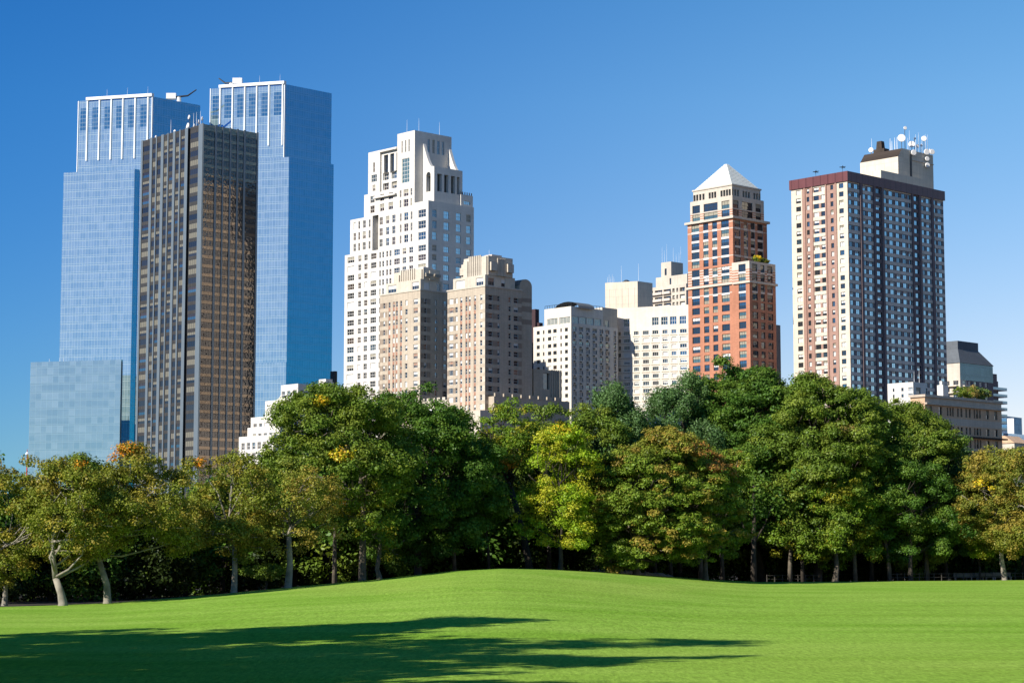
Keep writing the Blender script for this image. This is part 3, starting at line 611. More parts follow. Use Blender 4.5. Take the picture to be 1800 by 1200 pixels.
# crenellated base
zb = b.z(700, 12); bs = b.rows(742 - 16 * 2.6, 742, 3, 9, 5)
b.box(uBL + .003, uA - .003, 0, 14, 0, zb, 'cream_stone')
for k in range(6): b.solid('merlon', uBL + 1 + k * 2.9, uBL + 2.6 + k * 2.9, -.15, .5, zb + .003, zb + 1.1, 'cream_stone')
b.solid('terrace', uBL + .01, uA - .01, -5, -.003, 0, zb - 6.5, 'cream_stone'); b.solid('awning', uBL + 1, uA - 5, -3.5, -.003, zb - 4.0, zb - 3.5, 'white_metal')
b.solid('terrace', -4, uBL * .75, -6, -.003, 0, b.z(722, 2, -6), 'cream_stone')
ul = -3; vl = b.v(868.5, zb, ul); ve = b.v(1001, zb, ul); zq = b.z(696, ul, vl)
b.box(ul, 12, vl, ve, 0, zq, T_, matR='tan_brick', parapet=.8)
for k in range(int((ve - vl) / 4.4)): b.solid('merlon', ul - .15, ul + .5, vl + .4 + k * 4.4, vl + 2.9 + k * 4.4, zq + .003, zq + 1.2, T_)
zg = b.z(648, 6, VB + 8); v0g, v1g = b.v(938, zg, 4), b.v(984, zg, 4)
b.box(4, 16, v0g, v1g, 0, zg, T_, R=[(b.v(955, zg, 4), b.v(966, zg, 4), b.z(682, 4, v0g), zg - 1.2, 'opening')], dep=.8)
for k in range(5): b.solid('flute', 3.6, 3.997, b.v(969, zg, 4) + k * 1.15, b.v(969, zg, 4) + k * 1.15 + .5, zq, zg + .2, T_)
b.finish()

# ---- beige hotel-like blocks
b = Bld('beige_apartment_block', 'beige flat-roofed block with a green-glazed top storey right of the cream twin towers', 'building', 1003.8, 538, 800)
zt = b.zt0; z1 = b.z(551.5); UL = b.u(957, zt); ULL = b.u(937.5, zt); V = b.v(1085.7, zt); Vp = b.v(1060, zt); H = 'hotel_brick'; zz = b.z(600)
rz = b.rows(575, 575 + 12.9 * 13, 14, 6.5)
rzR = b.rows(573, 573 + 12.75 * 13, 14, 7.5)
cl = cu(b, [(943.5, 948.8, 'hotel_dark'), (954.4, 957, 'hotel_dark'), (963, 969, 'hotel_dark'), (972.5, 978.5, 'hotel_dark'), (985, 987.6, 'hotel_dark'), (993, 998.2, 'hotel_dark')], zz)
cr = cv(b, [(1007, 1013.5, 'hotel_shade'), (1018, 1025, 'hotel_shade'), (1030, 1037, 'hotel_shade'), (1041.5, 1049.5, 'hotel_shade'), (1054, 1060.5, 'hotel_shade'), (1064.5, 1071.5, 'hotel_shade'), (1079, 1083, 'hotel_shade')], zz)
b.box(0, ULL, 0, V, 0, z1 - 3.6, H, L=grid(cl, rz), R=grid(cr, rzR))
ga = b.z(556); gb = b.z(568)
b.box(0, UL, 0, Vp, z1 - 3.6 + .003, zt, H, L=[(b.u(1002, zt), b.u(983, zt), gb, ga, 'greenbig'), (b.u(980, zt), b.u(961.5, zt), gb, ga, 'greenbig')],
      R=[(.5 + k * (Vp - 1) / 4, (k + 1) * (Vp - 1) / 4, b.z(567), b.z(555), 'greenbig') for k in range(4)], parapet=.7)
b.box(0.2, 12, Vp + .003, V, z1 - 3.6 + .003, b.z(540, 0, Vp), 'cream_stone', R=[(b.v(1064, zt), b.v(1071, zt), gb, ga, 'greenbig')])
ac_ = MB()
for c in cr:
    for r in rzR:
        b.solid('', -.25, -.003, c[0] + .3, c[0] + 1.2, r[0] - .9, r[0] - .35, 'dark_metal', mb=ac_)
o = ac_.build('air_conditioner', b.root); tag(o, kind='stuff')
rm = MB()
for k in range(9):
    t0, t1 = PI * k / 9, PI * (k + 1) / 9
    uc, rr_ = UL * .38, 7.0
    rm.face([b.lp(uc + rr_ * math.cos(t0), 3, zt + 3.0 * math.sin(t0) - .5), b.lp(uc + rr_ * math.cos(t1), 3, zt + 3.0 * math.sin(t1) - .5), b.lp(uc + rr_ * math.cos(t1), 12, zt + 3.0 * math.sin(t1) - .5), b.lp(uc + rr_ * math.cos(t0), 12, zt + 3 * math.sin(t0) - .5)], 'roof_slate', None, Vector((0, 0, 1)))
rm.build('vaulted_rooflight', b.root)
rl_ = MB()
for k in range(12): rl_.tube([b.lp(UL * k / 11, .3, zt), b.lp(UL * k / 11, .3, zt + 1.3)], [.08, .08], 'dark_metal', 4)
rl_.tube([b.lp(0, .3, zt + 1.3), b.lp(UL, .3, zt + 1.3)], [.07, .07], 'dark_metal', 4)
for k in range(12): rl_.tube([b.lp(.3, Vp * k / 11, zt), b.lp(.3, Vp * k / 11, zt + 1.3)], [.08, .08], 'dark_metal', 4)
rl_.tube([b.lp(.3, 0, zt + 1.3), b.lp(.3, Vp, zt + 1.3)], [.07, .07], 'dark_metal', 4)
rl_.build('roof_railing', b.root); b.finish()

b = Bld('cream_apartment_block', 'cream block with a blank windowless rooftop tower, left of the red brick tower', 'building', 1216, 535, 812, -66.5, 46.6)
zt = b.zt0; UL = b.u(1084, zt); rz = b.rows(577.5, 577.5 + 12.85 * 11, 12, 6.8); zz = b.z(600)
cl = cu(b, [(1087, 1091.5, 'hotel_dark'), (1096.6, 1106.7, 'hotel'), (1114.5, 1122.5, 'hotel'), (1130, 1140.5, 'hotel'), (1147, 1157.5, 'hotel'), (1164.8, 1173.5, 'hotel'), (1180.5, 1189, 'hotel'), (1195.5, 1207, 'hotel')], zz)
big = cu(b, [(1096.6, 1107, 'bigblue'), (1146.5, 1158, 'bigblue'), (1162.5, 1174, 'bigblue'), (1178, 1189.5, 'bigblue'), (1195, 1206.5, 'bigblue')], zz)
b.box(0, UL, 0, 16, 0, zt, 'hotel_brick', L=grid(cl, rz) + grid(big, [(b.z(568.5), b.z(554.5))]), parapet=.8)
sl_ = MB()
for c in cl:
    for r in rz: b.solid('', c[0] + .5, c[1] - .5, -.12, -.003, r[0] - .75, r[0] - .4, 'tan_brick', mb=sl_)
tag(sl_.build('window_vent', b.root), kind='stuff')
u1, u0 = b.u(1064, zt, 8), b.u(1121, zt, 8); zw = b.z(494, u0, 8)
b.box(u0, u1, 8, 17, zt - 20, zw, 'cream_panel', parapet=.6)
for k in range(5):
    uu = u0 + (u1 - u0) * (k + .5) / 5.2; b.solid('recessed_joint', uu - .12, uu + .12, 7.9, 7.997, zt - 1, zw - 2.5, 'grey_panel')
for k in range(5): mast(b, u1 - .6 - k * .7, 8.6, zw - .5, 3 + (k % 2), .1)
mast(b, (u0 * .4 + u1 * .6), 10, zw, 7, .1); mast(b, u0 + 1, 10, zw, 7.5, .1)
b.solid('vent_hood', (u0 + u1) / 2 - 2, (u0 + u1) / 2 + 2.5, 10, 13, zw - .5, zw + 1.2, 'dark_metal', top=((u0 + u1) / 2, (u0 + u1) / 2 + .5, 11, 12))
b.finish()

b = Bld('balcony_tower', 'grey beige stepped tower with stacked balconies rising behind the cream block', 'building', 1206, 498, 940)
zt = b.zt0; UL = b.u(1126, zt); V = b.v(1226, zt); C_ = 'pale_lime'
rz = b.rows(504, 504 + 12.2 * 8, 9, 7); zz = b.z(520)
cl = cu(b, [(1129, 1134, 'balcony'), (1137.5, 1141, 'deco'), (1151, 1164.5, 'balcony'), (1182, 1186, 'deco'), (1189, 1192, 'deco'), (1195, 1204, 'balcony')], zz)
b.box(0, UL, 0, V, 0, zt, C_, L=grid(cl, rz) + grid(cu(b, [(1166.5, 1179.5, 'opening'), (1143.5, 1148, 'opening')], zz), rz), R=grid([(2, 6, 'balcony'), (9, 13, 'balcony'), (V - 5, V - 2, 'balcony')], rz), dep=1.0, parapet=.6)
for k, r in enumerate(rz):
    for (p0, p1) in ((1143, 1165), (1166, 1180)): b.solid('balcony', b.u(p1, zz), b.u(p0, zz), -1.2, -.003, r[0] - .45, r[0] + .75, 'grey_panel')
u0, u1 = b.u(1208, zt, 3), b.u(1153, zt, 3); z2 = b.z(481, u0, 3); b.box(max(u0, .5), u1, 3, V - 3, zt + .003, z2, C_, L=[(u1 * .55, u1 * .6, zt + 1, z2 - 1, 'opening')])
u0, u1 = b.u(1180, zt, 4), b.u(1162.5, zt, 4); z3 = b.z(459.5, u0, 4); V3 = b.v(1200.5, z3, u0) ; b.box(u0, u1, 4, V3, z2 + .003, z3, C_, L=[((u0 * .55 + u1 * .45), (u0 * .35 + u1 * .65), z2 + .8, z3 - 3, 'opening')])
for q, h in ((1164, 8), (1168, 6), (1172, 9), (1185, 7), (1190, 4), (1195, 5), (1198, 8)): mast(b, b.u(q, z3, 6) if q < 1179 else u0 + .5, 6 if q < 1179 else b.v(q, z3, u0), z3, h, .09)
b.finish()
b = Bld('brown_slab', 'small dark brown block just right of the rounded cream lift tower', 'building', 941, 543, 900)
b.box(0, b.u(934, b.zt0), 0, b.v(947.6, b.zt0), 0, b.zt0, 'brown_block'); b.box(-1.5, 0, 1, b.v(950, b.zt0), 0, b.z(567), 'brown_block'); b.finish()

# ---- red brick tower with a pyramid roof
b = Bld('red_brick_tower', 'red brick tower with pale stone top and white pyramid roof', 'skyscraper', 1288, 380, 705)
zc = b.zt0; R_ = 'red_brick'; UL = b.u(1208.5, zc); V = b.v(1348, zc)
zz = b.z(450)
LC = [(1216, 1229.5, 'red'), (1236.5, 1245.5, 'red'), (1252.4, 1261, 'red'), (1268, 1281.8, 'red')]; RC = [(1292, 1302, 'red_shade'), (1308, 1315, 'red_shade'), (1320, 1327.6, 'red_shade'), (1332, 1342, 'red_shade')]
cl = cu(b, LC, zz); cr = cv(b, RC, zz)
up = b.rows(385.5, 385.5 + 16.2 * 4, 5, 12.2); up2 = b.rows(466, 482.3, 2, 12.4) + b.rows(500.5, 516.5, 2, 12.4)
lo = b.rows(534, 534 + 17.1 * 9, 10, 11.6); allr = up + up2 + lo
bands = []
for k in range(7): z = b.z(468 + k * 4.6); bands.append((0, 99, z - .28, z + .12, 'pale_lime'))
for y in (388.5, 400, 513, 448): z = b.z(y); bands.append((0, 99, z - .15, z + .15, 'pale_lime'))
sp = []
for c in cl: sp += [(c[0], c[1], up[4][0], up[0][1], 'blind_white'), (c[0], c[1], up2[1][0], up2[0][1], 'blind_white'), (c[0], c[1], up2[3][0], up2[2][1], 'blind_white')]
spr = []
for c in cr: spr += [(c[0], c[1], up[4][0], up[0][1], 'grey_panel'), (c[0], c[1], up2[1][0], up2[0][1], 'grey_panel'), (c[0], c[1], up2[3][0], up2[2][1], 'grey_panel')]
b.box(0, UL, 0, V, 0, zc, R_, L=grid(cl, allr), R=grid(cr, allr), Lz=bands + sp, Rz=bands + spr)
b.band('cornice', 0, UL, 0, V, zc - .7, zc + .1, .8, 'pale_lime')
b.band('cornice', 0, UL, 0, V, b.z(497) - .5, b.z(497) + .3, .55, 'pale_lime')
# upper storeys
s = .7; z2 = b.z(343, s, s); zl = b.z(364.5, s, s)
bz = [(0, 99, zc, zl, R_)] + [(0, 99, b.z(377 - k * 4.0) - .2, b.z(377 - k * 4.0) + .2, 'pale_lime') for k in range(4)]
clu = cu(b, [(1215.6, 1229, 'red'), (1235.5, 1260, 'red'), (1267, 1281, 'red')], zz); cru = cv(b, [(1292, 1302, 'red_shade'), (1308, 1326.5, 'red_shade'), (1332, 1341.5, 'red_shade')], zz)
b.box(s, UL - s, s, V - s, zc + .003, z2, 'pale_lime', L=grid(clu, [(b.z(378), b.z(366)), (b.z(364), b.z(350))]), R=grid(cru, [(b.z(378), b.z(366)), (b.z(364), b.z(350))]), Lz=bz, Rz=bz)
s2 = 1.5; z3 = b.z(323.5, s2, s2)
def slots(L_, k0): return [(L_ * t - .5, L_ * t + .5, b.z(341), b.z(330), 'opening') for t in k0]
b.box(s2, UL - s2, s2, V - s2, z2 + .003, z3, 'pale_lime', L=slots(UL, (.12, .18, .24, .30, .44, .50, .56, .70, .77, .84, .90)), R=slots(V, (.1, .18, .26, .42, .5, .58, .74, .82, .9)), dep=.6)
b.band('cornice', s2, UL - s2, s2, V - s2, z3 - .4, z3 + .1, .3, 'pale_lime')
za = b.z(289, UL / 2, V / 2); py_ = MB(); n = 14
for k in range(n):   # stepped standing-seam pyramid
    t0, t1 = k / n, (k + 1) / n; a0, a1 = s2 + .3 + (UL / 2 - 2.2) * t0, s2 + .3 + (UL / 2 - 2.2) * t1
    v0, v1 = s2 + .3 + (V / 2 - 2.2) * t0, s2 + .3 + (V / 2 - 2.2) * t1
    zA_, zB_ = z3 + .1 + (za - z3) * t0, z3 + .1 + (za - z3) * t1
    b.solid('', a0, UL - a0, v0, V - v0, zA_, zB_ - .12, 'copper_white', top=(a1 - .12, UL - a1 + .12, v1 - .12, V - v1 + .12), mb=py_)
py_.build('pyramid_roof', b.root)
# lower front-right wing
zwg = b.z(459, -6, 0)
uw = -b.u(1288, zwg) ; ub = b.u(1317, zwg, -.8)
vb = b.v(1363, zwg, ub); zt2 = b.z(458, ub, -.8)
clw = cu(b, [(1297.7, 1310.3, 'red')], zz, -.8); crw = cv(b, [(1321.5, 1331, 'red_shade'), (1336.5, 1343.5, 'red_shade'), (1348, 1357.5, 'red_shade')], zz, ub)
upw = b.rows(463, 479.5, 2, 13, ub) + b.rows(497.5, 514, 2, 13, ub); low = b.rows(530, 530 + 17.1 * 9, 10, 12, ub)
zlm = b.z(472.5, ub, 0)
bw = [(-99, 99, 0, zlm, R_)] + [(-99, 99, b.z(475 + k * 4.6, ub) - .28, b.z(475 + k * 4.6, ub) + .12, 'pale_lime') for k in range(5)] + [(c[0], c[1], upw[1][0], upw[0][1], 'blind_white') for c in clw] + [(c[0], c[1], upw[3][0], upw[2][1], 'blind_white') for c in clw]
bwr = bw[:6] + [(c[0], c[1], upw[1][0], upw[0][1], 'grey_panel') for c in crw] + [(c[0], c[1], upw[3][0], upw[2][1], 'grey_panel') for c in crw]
b.box(ub, -.003, -.8, vb, 0, zt2, 'pale_lime', L=grid(clw, upw + low), R=grid(crw, upw + low), Lz=bw, Rz=bwr, parapet=1.0)
b.band('cornice', ub, -1.2, -.8, vb, b.z(494.5, ub) - .5, b.z(494.5, ub) + .3, .55, 'pale_lime')
b.solid('rear_wing', 2, 9, vb - 2, b.v(1371.8, b.z(566), 2), 0, b.z(566, 2, vb), 'grey_panel')
b.finish()
ROOF1 = (b, ub, vb, zt2)

# ---- tall brown and cream slab tower on the right
b = Bld('striped_slab_tower', 'tall slab tower with brown and cream stripes, purple-brown roof band and dishes', 'skyscraper', 1489, 301, 695)
zt = b.zt0; UL = b.u(1390.5, zt); V = b.v(1657.5, zt); zp = b.z(318); zz = b.z(400)
rz = b.rows(320.5, 320.5 + 14.72 * 25, 26, 8.6)
up_ = lambda p: b.u(p, zp); vp_ = lambda p: b.v(p, zp)
cl = cu(b, [(1399, 1407.6, 'tower'), (1417.4, 1422.2, 'tower'), (1429.8, 1439, 'tower'), (1442.6, 1450.6, 'tower'), (1459.3, 1464.3, 'tower'), (1474.5, 1482.3, 'tower')], zp)
Z = lambda a, c, m: (min(a, c), max(a, c), 0, zp, m)
Lz = [Z(0, UL, 'brown_brick'), Z(up_(1409.5), UL, 'cream_panel'), Z(0, up_(1470.5), 'cream_panel')] + [Z(up_(1451), up_(1428.7), 'cream_panel')] + [(min(up_(1451), up_(1428.7)), max(up_(1451), up_(1428.7)), r[0], r[1], 'brown_brick') for r in rz]
pr = [(1491.3, 1497.5), (1501, 1508.6), (1515.5, 1522), (1525, 1532.2), (1539, 1547), (1552.3, 1558.8), (1562, 1569.4), (1573.5, 1580.6), (1584.5, 1591.8), (1595.5, 1600.3), (1605.5, 1613), (1619.3, 1624.8), (1627.5, 1634), (1640.4, 1645), (1647.7, 1655)]
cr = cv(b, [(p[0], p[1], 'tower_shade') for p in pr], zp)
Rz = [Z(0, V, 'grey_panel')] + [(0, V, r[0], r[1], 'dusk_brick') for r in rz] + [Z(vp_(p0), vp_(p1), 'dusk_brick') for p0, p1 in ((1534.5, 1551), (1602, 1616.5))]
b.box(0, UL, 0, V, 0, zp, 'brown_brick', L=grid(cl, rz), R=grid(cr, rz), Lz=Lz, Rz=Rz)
b.box(-.5, UL + .5, -.5, V + .5, zp + .003, zt, 'purple_metal', parapet=1.0)
b.wall.prism([b.lp(-.5, -.5, 0), b.lp(UL + .5, -.5, 0), b.lp(UL + .5, V + .5, 0), b.lp(-.5, V + .5, 0)], zp - .05, zp, 'purple_metal', bottom=True)
for p0, p1 in ((1510.5, 1514.5), (1534, 1537.3), (1548, 1551.5), (1601.3, 1604.3), (1614, 1617), (1635.7, 1639.5)):
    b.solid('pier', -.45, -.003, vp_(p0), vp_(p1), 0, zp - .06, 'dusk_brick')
for p0 in (1414.5, 1427.5, 1451.8, 1469.2): b.solid('pier', up_(p0) - .3, up_(p0) + .3, -.35, -.003, 0, zp - .06, 'brown_brick')
# penthouse
v1 = b.v(1579.5, b.z(290), 8); u8_ = 8.0
ua = u8_; v1 = b.v(1579.5, b.z(290), ua); UA = b.u(1513, b.z(300), v1); vC = b.v(1642, b.z(320), ua)
# lit face of the penthouse is the L-type face at v=v1
ztp = b.z(259, ua, v1); zms = b.z(275, ua, v1); b.box(ua, UA, v1, vC, zt - 1.2, zms, 'cream_panel')
m = MB(); e = 2.6
A = [b.lp(ua, v1, zms), b.lp(UA, v1, zms), b.lp(UA, vC, zms), b.lp(ua, vC, zms)]
Bt = [b.lp(ua, v1 + e, ztp), b.lp(UA, v1 + e, ztp), b.lp(UA, vC, ztp), b.lp(ua, vC, ztp)]
m.face([A[0], A[1], Bt[1], Bt[0]], 'mansard_brown', None, -b.R); m.face([A[3], A[0], Bt[0], Bt[3]], 'cream_panel', None, -b.L)
m.face([A[2], A[1], Bt[1], Bt[2]], 'cream_panel', None, b.L); m.face([A[3], A[2], Bt[2], Bt[3]], 'cream_panel', None, b.R); m.face(Bt, 'roof_gravel', None, Vector((0, 0, 1)))
m.build('sloped_roof', b.root)
b.solid('dark_slot', ua - .25, ua - .003, b.v(1599, ztp, ua), b.v(1601.5, ztp, ua), zt, ztp - 1.5, 'dark_metal')
b.solid('upper_band', ua - .3, ua - .003, b.v(1603, ztp, ua), vC, zms - .3, zms, 'grey_panel')
vp0 = b.v(1548.7, zt, 2.5); b.box(2.5, UA - 3, vp0, b.v(1641, zt, 2.5), zt - 1, b.z(299, 2.5, vp0), 'cream_panel', R=[(b.v(1576, zt, 2.5), b.v(1580.5, zt, 2.5), zt - .6, zt + 1, 'opening'), (b.v(1617, zt, 2.5), b.v(1621, zt, 2.5), zt - .8, zt + .8, 'opening')], parapet=.6)
for p, r, hh, hd in ((1585, 3.0, 4.0, -175), (1591, 1.4, 8, 160), (1603, 2.5, 2.6, -170), (1612, 1.5, 2.4, 150), (1624.5, 2.1, 5.8, -175), (1608, .9, 5, 170), (1619, 1.1, 3, 160), (1634, 1.0, 2, 140)):
    dish(b, ua + 1.2, b.v(p, ztp, ua + 1.2), ztp, r, hd, hh)
for p, y, r in ((1605.5, 269, 1.05), (1628.5, 268, 1.1), (1629, 280, .85), (1629.3, 291, .9), (1638, 268, 1.0)):
    v_ = b.v(p, ztp, ua - .8); z_ = b.z(y, ua, v_); q = b.lp(ua - .8, v_, z_); d = hv(160); mm = MB()
    mm.tube([q, q + d * .4, q + d * .5], [r, r, r * .9], 'dish_white', 14); mm.tube([q, b.lp(ua, v_, z_)], [.15, .15], 'dark_metal', 5); mm.build('satellite_dish', b.root)
dish(b, b.u(1531.5, ztp, v1 + 4), v1 + 4, ztp, 1.9, -160, 1.6); mast(b, b.u(1532.5, ztp, v1 + 4), v1 + 4, ztp, 6, .15)
for p in (1565, 1568, 1573, 1577, 1596, 1599, 1610, 1615, 1621, 1627, 1631): mast(b, ua + 2, b.v(p, ztp, ua + 2) if p > 1582 else v1 + 3, ztp, 5 + (p % 4), .14) if p > 1582 else mast(b, b.u(p, ztp, v1 + 3), v1 + 3, ztp, 3.5 + p % 2, .22)
uc = b.u(1547, ztp, v1 + 5); b.solid('chimney', uc - 2.6, uc + 2.2, v1 + 4, v1 + 7, ztp, ztp + 1.6, 'mansard_brown'); b.solid('chimney', uc - 1.2, uc + 1.4, v1 + 4.5, v1 + 6.5, ztp + 1.603, ztp + 4.6, 'mansard_brown', top=(uc - .9, uc + 1.1, v1 + 4.6, v1 + 6.4))
for p in (1431, 1478):
    q = b.u(p, zt); o = mast(b, q, 1, zt - 1, 3.6, .12, 'dark_metal'); mm = MB()
    for k in range(4):
        pq = b.lp(q, 1, zt + 1.6 + .2 * k); d = hv(60 * k); mm.tube([pq - d * 1.1, pq + d * 1.1], [.12, .12], 'dark_metal', 4)
    mm.build('antenna_arm', o)
b.finish()
b = Bld('white_slab', 'sliver of a white building showing left of the striped slab tower base', 'building', 1400, 625, 860)
b.box(-6, b.u(1396.6, b.zt0), 0, 5, 0, b.zt0, 'white_brick'); b.finish()

# ---- mansard tower with balconies, far right
b = Bld('mansard_tower', 'grey tower with steep mansard roof and stacked balconies right of the striped slab', 'building', 1687, 637, 960)
zt = b.zt0; UL = b.u(1655, zt); V = b.v(1745, zt); rz = b.rows(668, 668 + 12.0 * 6, 7, 8)
b.box(0, UL, 0, V, 0, zt, 'pale_lime', L=grid([(1, 4, 'balcony'), (6, 9, 'balcony')], rz), R=grid([(a, a + 2.6, 'hotel_shade') for a in np.arange(2, V - 3, 4.6)], rz), Rz=[(0, V, b.z(667), zt, 'atrium_glass'), (5, V, 0, b.z(667), 'dusk_brick')])
a1, a2 = 2.5, b.v(1722, zt); zr = b.z(614, 3, 3); zrt = b.z(599, 3, 3); m = MB()
b.solid('mansard_roof', -.4, UL, -.4, V + .4, zt + .003, zr, 'roof_slate', top=(2.2, UL - 1, 2.0, b.v(1721, zr, 2)))
b.solid('roof_crown', 2.3, UL - 1.2, 2.1, b.v(1720.6, zr, 2), zr + .003, zrt, 'roof_slate')
for k, (z0_, z1_) in enumerate(rz):
    vv = b.v(1764.5 if k else 1764, z0_, 3); b.solid('balcony', 1, 7, V + .003, vv, z0_ - .6, z0_ - .25, 'grey_panel'); b.solid('balcony_rail', 1, 1.15, V + 1, vv, z0_ - .25, z0_ + .8, 'glass_blue')
    b.solid('balcony', 1, 9, -1.6, -.003, z0_ - .6, z0_ - .2, 'cream_panel'); b.solid('balcony', -1.2, -.003, 2, 6.5, z0_ - .6, z0_ - .2, 'cream_panel')
b.box(2, 10, V, b.v(1752, zt, 2), 0, b.z(656, 2, V), 'dusk_brick', R=grid([(V + .8, V + 2.6, 'hotel_shade')], rz))
b.box(3, 10, b.v(1752, zt, 2), b.v(1757, zt, 2), 0, b.z(668, 2, V), 'dusk_brick')
b.finish()

# ---- long tan classical block
b = Bld('tan_classical_block', 'long tan masonry block with ledges and roof shrubs above the right trees', 'building', 1625.5, 694, 570)
zt = b.zt0; UL = b.u(1600, zt); V = b.v(1760, zt); K = 'classic_brick'; zz = b.z(730)
pc = [(1634, 1638.8), (1650.5, 1656.3), (1664.8, 1667.6), (1669.5, 1672.6), (1674.2, 1677), (1683, 1685.8), (1688.8, 1692), (1697.5, 1700.4), (1703.5, 1706.7), (1712, 1714.6), (1716.2, 1720), (1721.6, 1724.3), (1733.5, 1738.8), (1748, 1753.5)]
cr = cv(b, [(p[0], p[1], 'classic') for p in pc], zz); rzc = [(b.z(727.5), b.z(712)), (b.z(758), b.z(745.5)), (b.z(782), b.z(766.5)), (b.z(806), b.z(791))]
b.box(0, UL, 0, V, 0, zt, K, R=grid(cr, rzc), L=[(2, 3.2, rzc[0][0], rzc[0][1], 'classic'), (5, 6.2, rzc[0][0], rzc[0][1], 'classic')], Rz=[(0, V, b.z(743), b.z(731), 'classic_stone'), (0, V, b.z(708), zt, 'classic_stone')], parapet=.9, dep=.45)
b.solid('cornice', -.7, -.003, 0, V + .5, b.z(710), b.z(707), 'classic_stone'); b.solid('ledge', -1.3, -.003, 2, V + 1, b.z(764), b.z(761.5), 'mansard_brown'); b.solid('ledge', -.5, -.003, 0, V, b.z(787), b.z(785), 'classic_stone')
b.solid('roof_edge', -.5, UL, -.5, -.003, zt - .5, zt + .2, 'classic_stone'); b.solid('roof_edge', -.5, -.003, 0, V, zt - .5, zt + .2, 'classic_stone')
uq = 10; vq = b.v(1658, zt, 3); b.solid('chimney', 3, 5, vq, vq + 2.6, zt - .9, zt + 3.8, 'white_stone'); b.solid('chimney', 5.2, 6, vq + 2.7, vq + 4, zt - .9, zt + 5.2, 'white_stone')
b.finish(); ROOF2 = (b, V, zt)
b = Bld('white_penthouse', 'small white rendered building peeping over the trees beside the tan classical block', 'building', 1605, 671, 640)
zt = b.zt0; UL = b.u(1560, zt); rw = [(b.z(686), b.z(680)), (b.z(697), b.z(691))]
b.box(0, UL, 0, b.v(1630, zt), 0, zt, 'white_stone', L=grid(cu(b, [(1569, 1572, 'classic'), (1584, 1588, 'classic'), (1596, 1604, 'bigblue')], zt), rw), R=[(1.5, 4, rw[0][0] - 1, rw[0][1], 'classic'), (6.5, 9, rw[0][0] - 1, rw[0][1], 'classic')], parapet=.6)
mast(b, 1, 2, zt, 3.5, .1); mast(b, .5, 4, zt, 4.5, .1); b.finish()

# ---- far buildings on the right edge
b = Bld('far_glass_tower', 'far dark blue glass block at the right edge of the skyline', 'building', 1769, 731, 1250, -70, 40)
zt = b.zt0; b.box(0, 4, 0, b.v(1796, zt), 0, zt, 'far_blue_glass', parapet=1); b.box(-4, 0, 1, b.v(1770, zt), 0, b.z(735), 'white_metal'); b.finish()
b = Bld('pale_glass_block', 'low pale blue glass block in front of the far dark blue one', 'building', 1772, 761, 1000, -70, 40)
zt = b.zt0; b.box(0, 3, 0, b.v(1812, zt), 0, zt, 'pale_blue_glass', parapet=1)
b.box(3.01, 9, -.5, 6, 0, b.z(757), 'white_metal'); b.finish()
b = Bld('gabled_house', 'small beige gabled building tip low at the right edge', 'house', 1783, 778, 700)
z = b.zt0; b.box(0, 8, 0, 8, 0, z, 'cream_stone'); b.solid('roof', -.4, 8.4, -.4, 8.4, z + .003, z + 2.6, 'classic_brick', top=(3.5, 4.5, -.4, 8.4)); b.finish()

# ---- white terraced building at the left, behind the trees
b = Bld('white_terraced_building', 'white terraced building with curved shoulders stepping down behind the trees', 'building', 524, 677, 700)
W = 'white_stone'; tiers = [(524, 494, 677, 0), (520, 466, 705, -2.5), (516, 441, 734, -5), (512, 435, 752, -7.5), (508, 420, 768, -10)]
zlast = b.zt0
for k, (pc0, pl, py, v) in enumerate(tiers):
    z = b.z(py, b.u(pl, b.zt0, v), v); ul_ = b.u(pl, z, v)
    rz_ = [(z - 4.6 - 3.6 * j, z - 2.2 - 3.6 * j) for j in range(4)]
    b.box(0, ul_, v, 16 if k == 0 else tiers[k - 1][3] - .003, 0, z, W, L=grid([(a, a + 1.9, 'cpw') for a in np.arange(1.2, ul_ - 2.2, 3.1)], rz_), R=grid([(v + .8, v + 1.9, 'cpw')], rz_), parapet=.8)
m = MB(); ul_ = b.u(494, b.zt0); z0_, z1_ = b.z(705, ul_), b.zt0; pts = [(ul_ + 6.5 * (1 - math.sin(t)), z0_ + (z1_ - z0_ - .8) * (1 - math.cos(t))) for t in [PI / 2 * i / 8 for i in range(9)]]
poly = [(ul_ + .01, z0_)] + pts
fr = [b.lp(a, .5, z) for a, z in poly]; bk = [b.lp(a, 8, z) for a, z in poly]
m.face(fr, W, None, -b.R); m.face(bk, W, None, b.R)
for i in range(len(poly)): j = (i + 1) % len(poly); m.face([fr[i], fr[j], bk[j], bk[i]], W)
m.build('curved_shoulder', b.root)
b.finish()
b = Bld('white_roof_block', 'small white roof block between the terraced building and the white stone tower', 'building', 572, 665, 720)
zt = b.zt0; b.box(0, b.u(560, zt), 0, b.v(587, zt), 0, zt - 1.2, W); b.solid('roof_edge', 1, 5, 1, 4, zt - 1.197, zt, W); b.finish()
b = Bld('dark_slab', 'small dark block at the foot of the tall glass skyscraper', 'building', 588, 652, 900)
b.box(0, 3, 0, b.v(592.8, b.zt0), 0, b.zt0, 'dark_spandrel'); b.finish()
b = Bld('lattice_mast', 'small red and white mast tip above the far left treetops', 'mast', 48, 789, 700)
m = MB(); m.tube([b.lp(0, 0, 20), b.lp(0, 0, b.z(797)), b.lp(0, 0, b.zt0)], [.35, .2, .06], 'red_paint', 5); m.build('mast', b.root)
m = MB(); m.tube([b.lp(0, 0, b.z(798)), b.lp(0, 0, b.z(796.5)), b.lp(0, 0, b.z(794))], [.7, .6, .2], 'white_metal', 6); m.build('mast_cap', b.root)
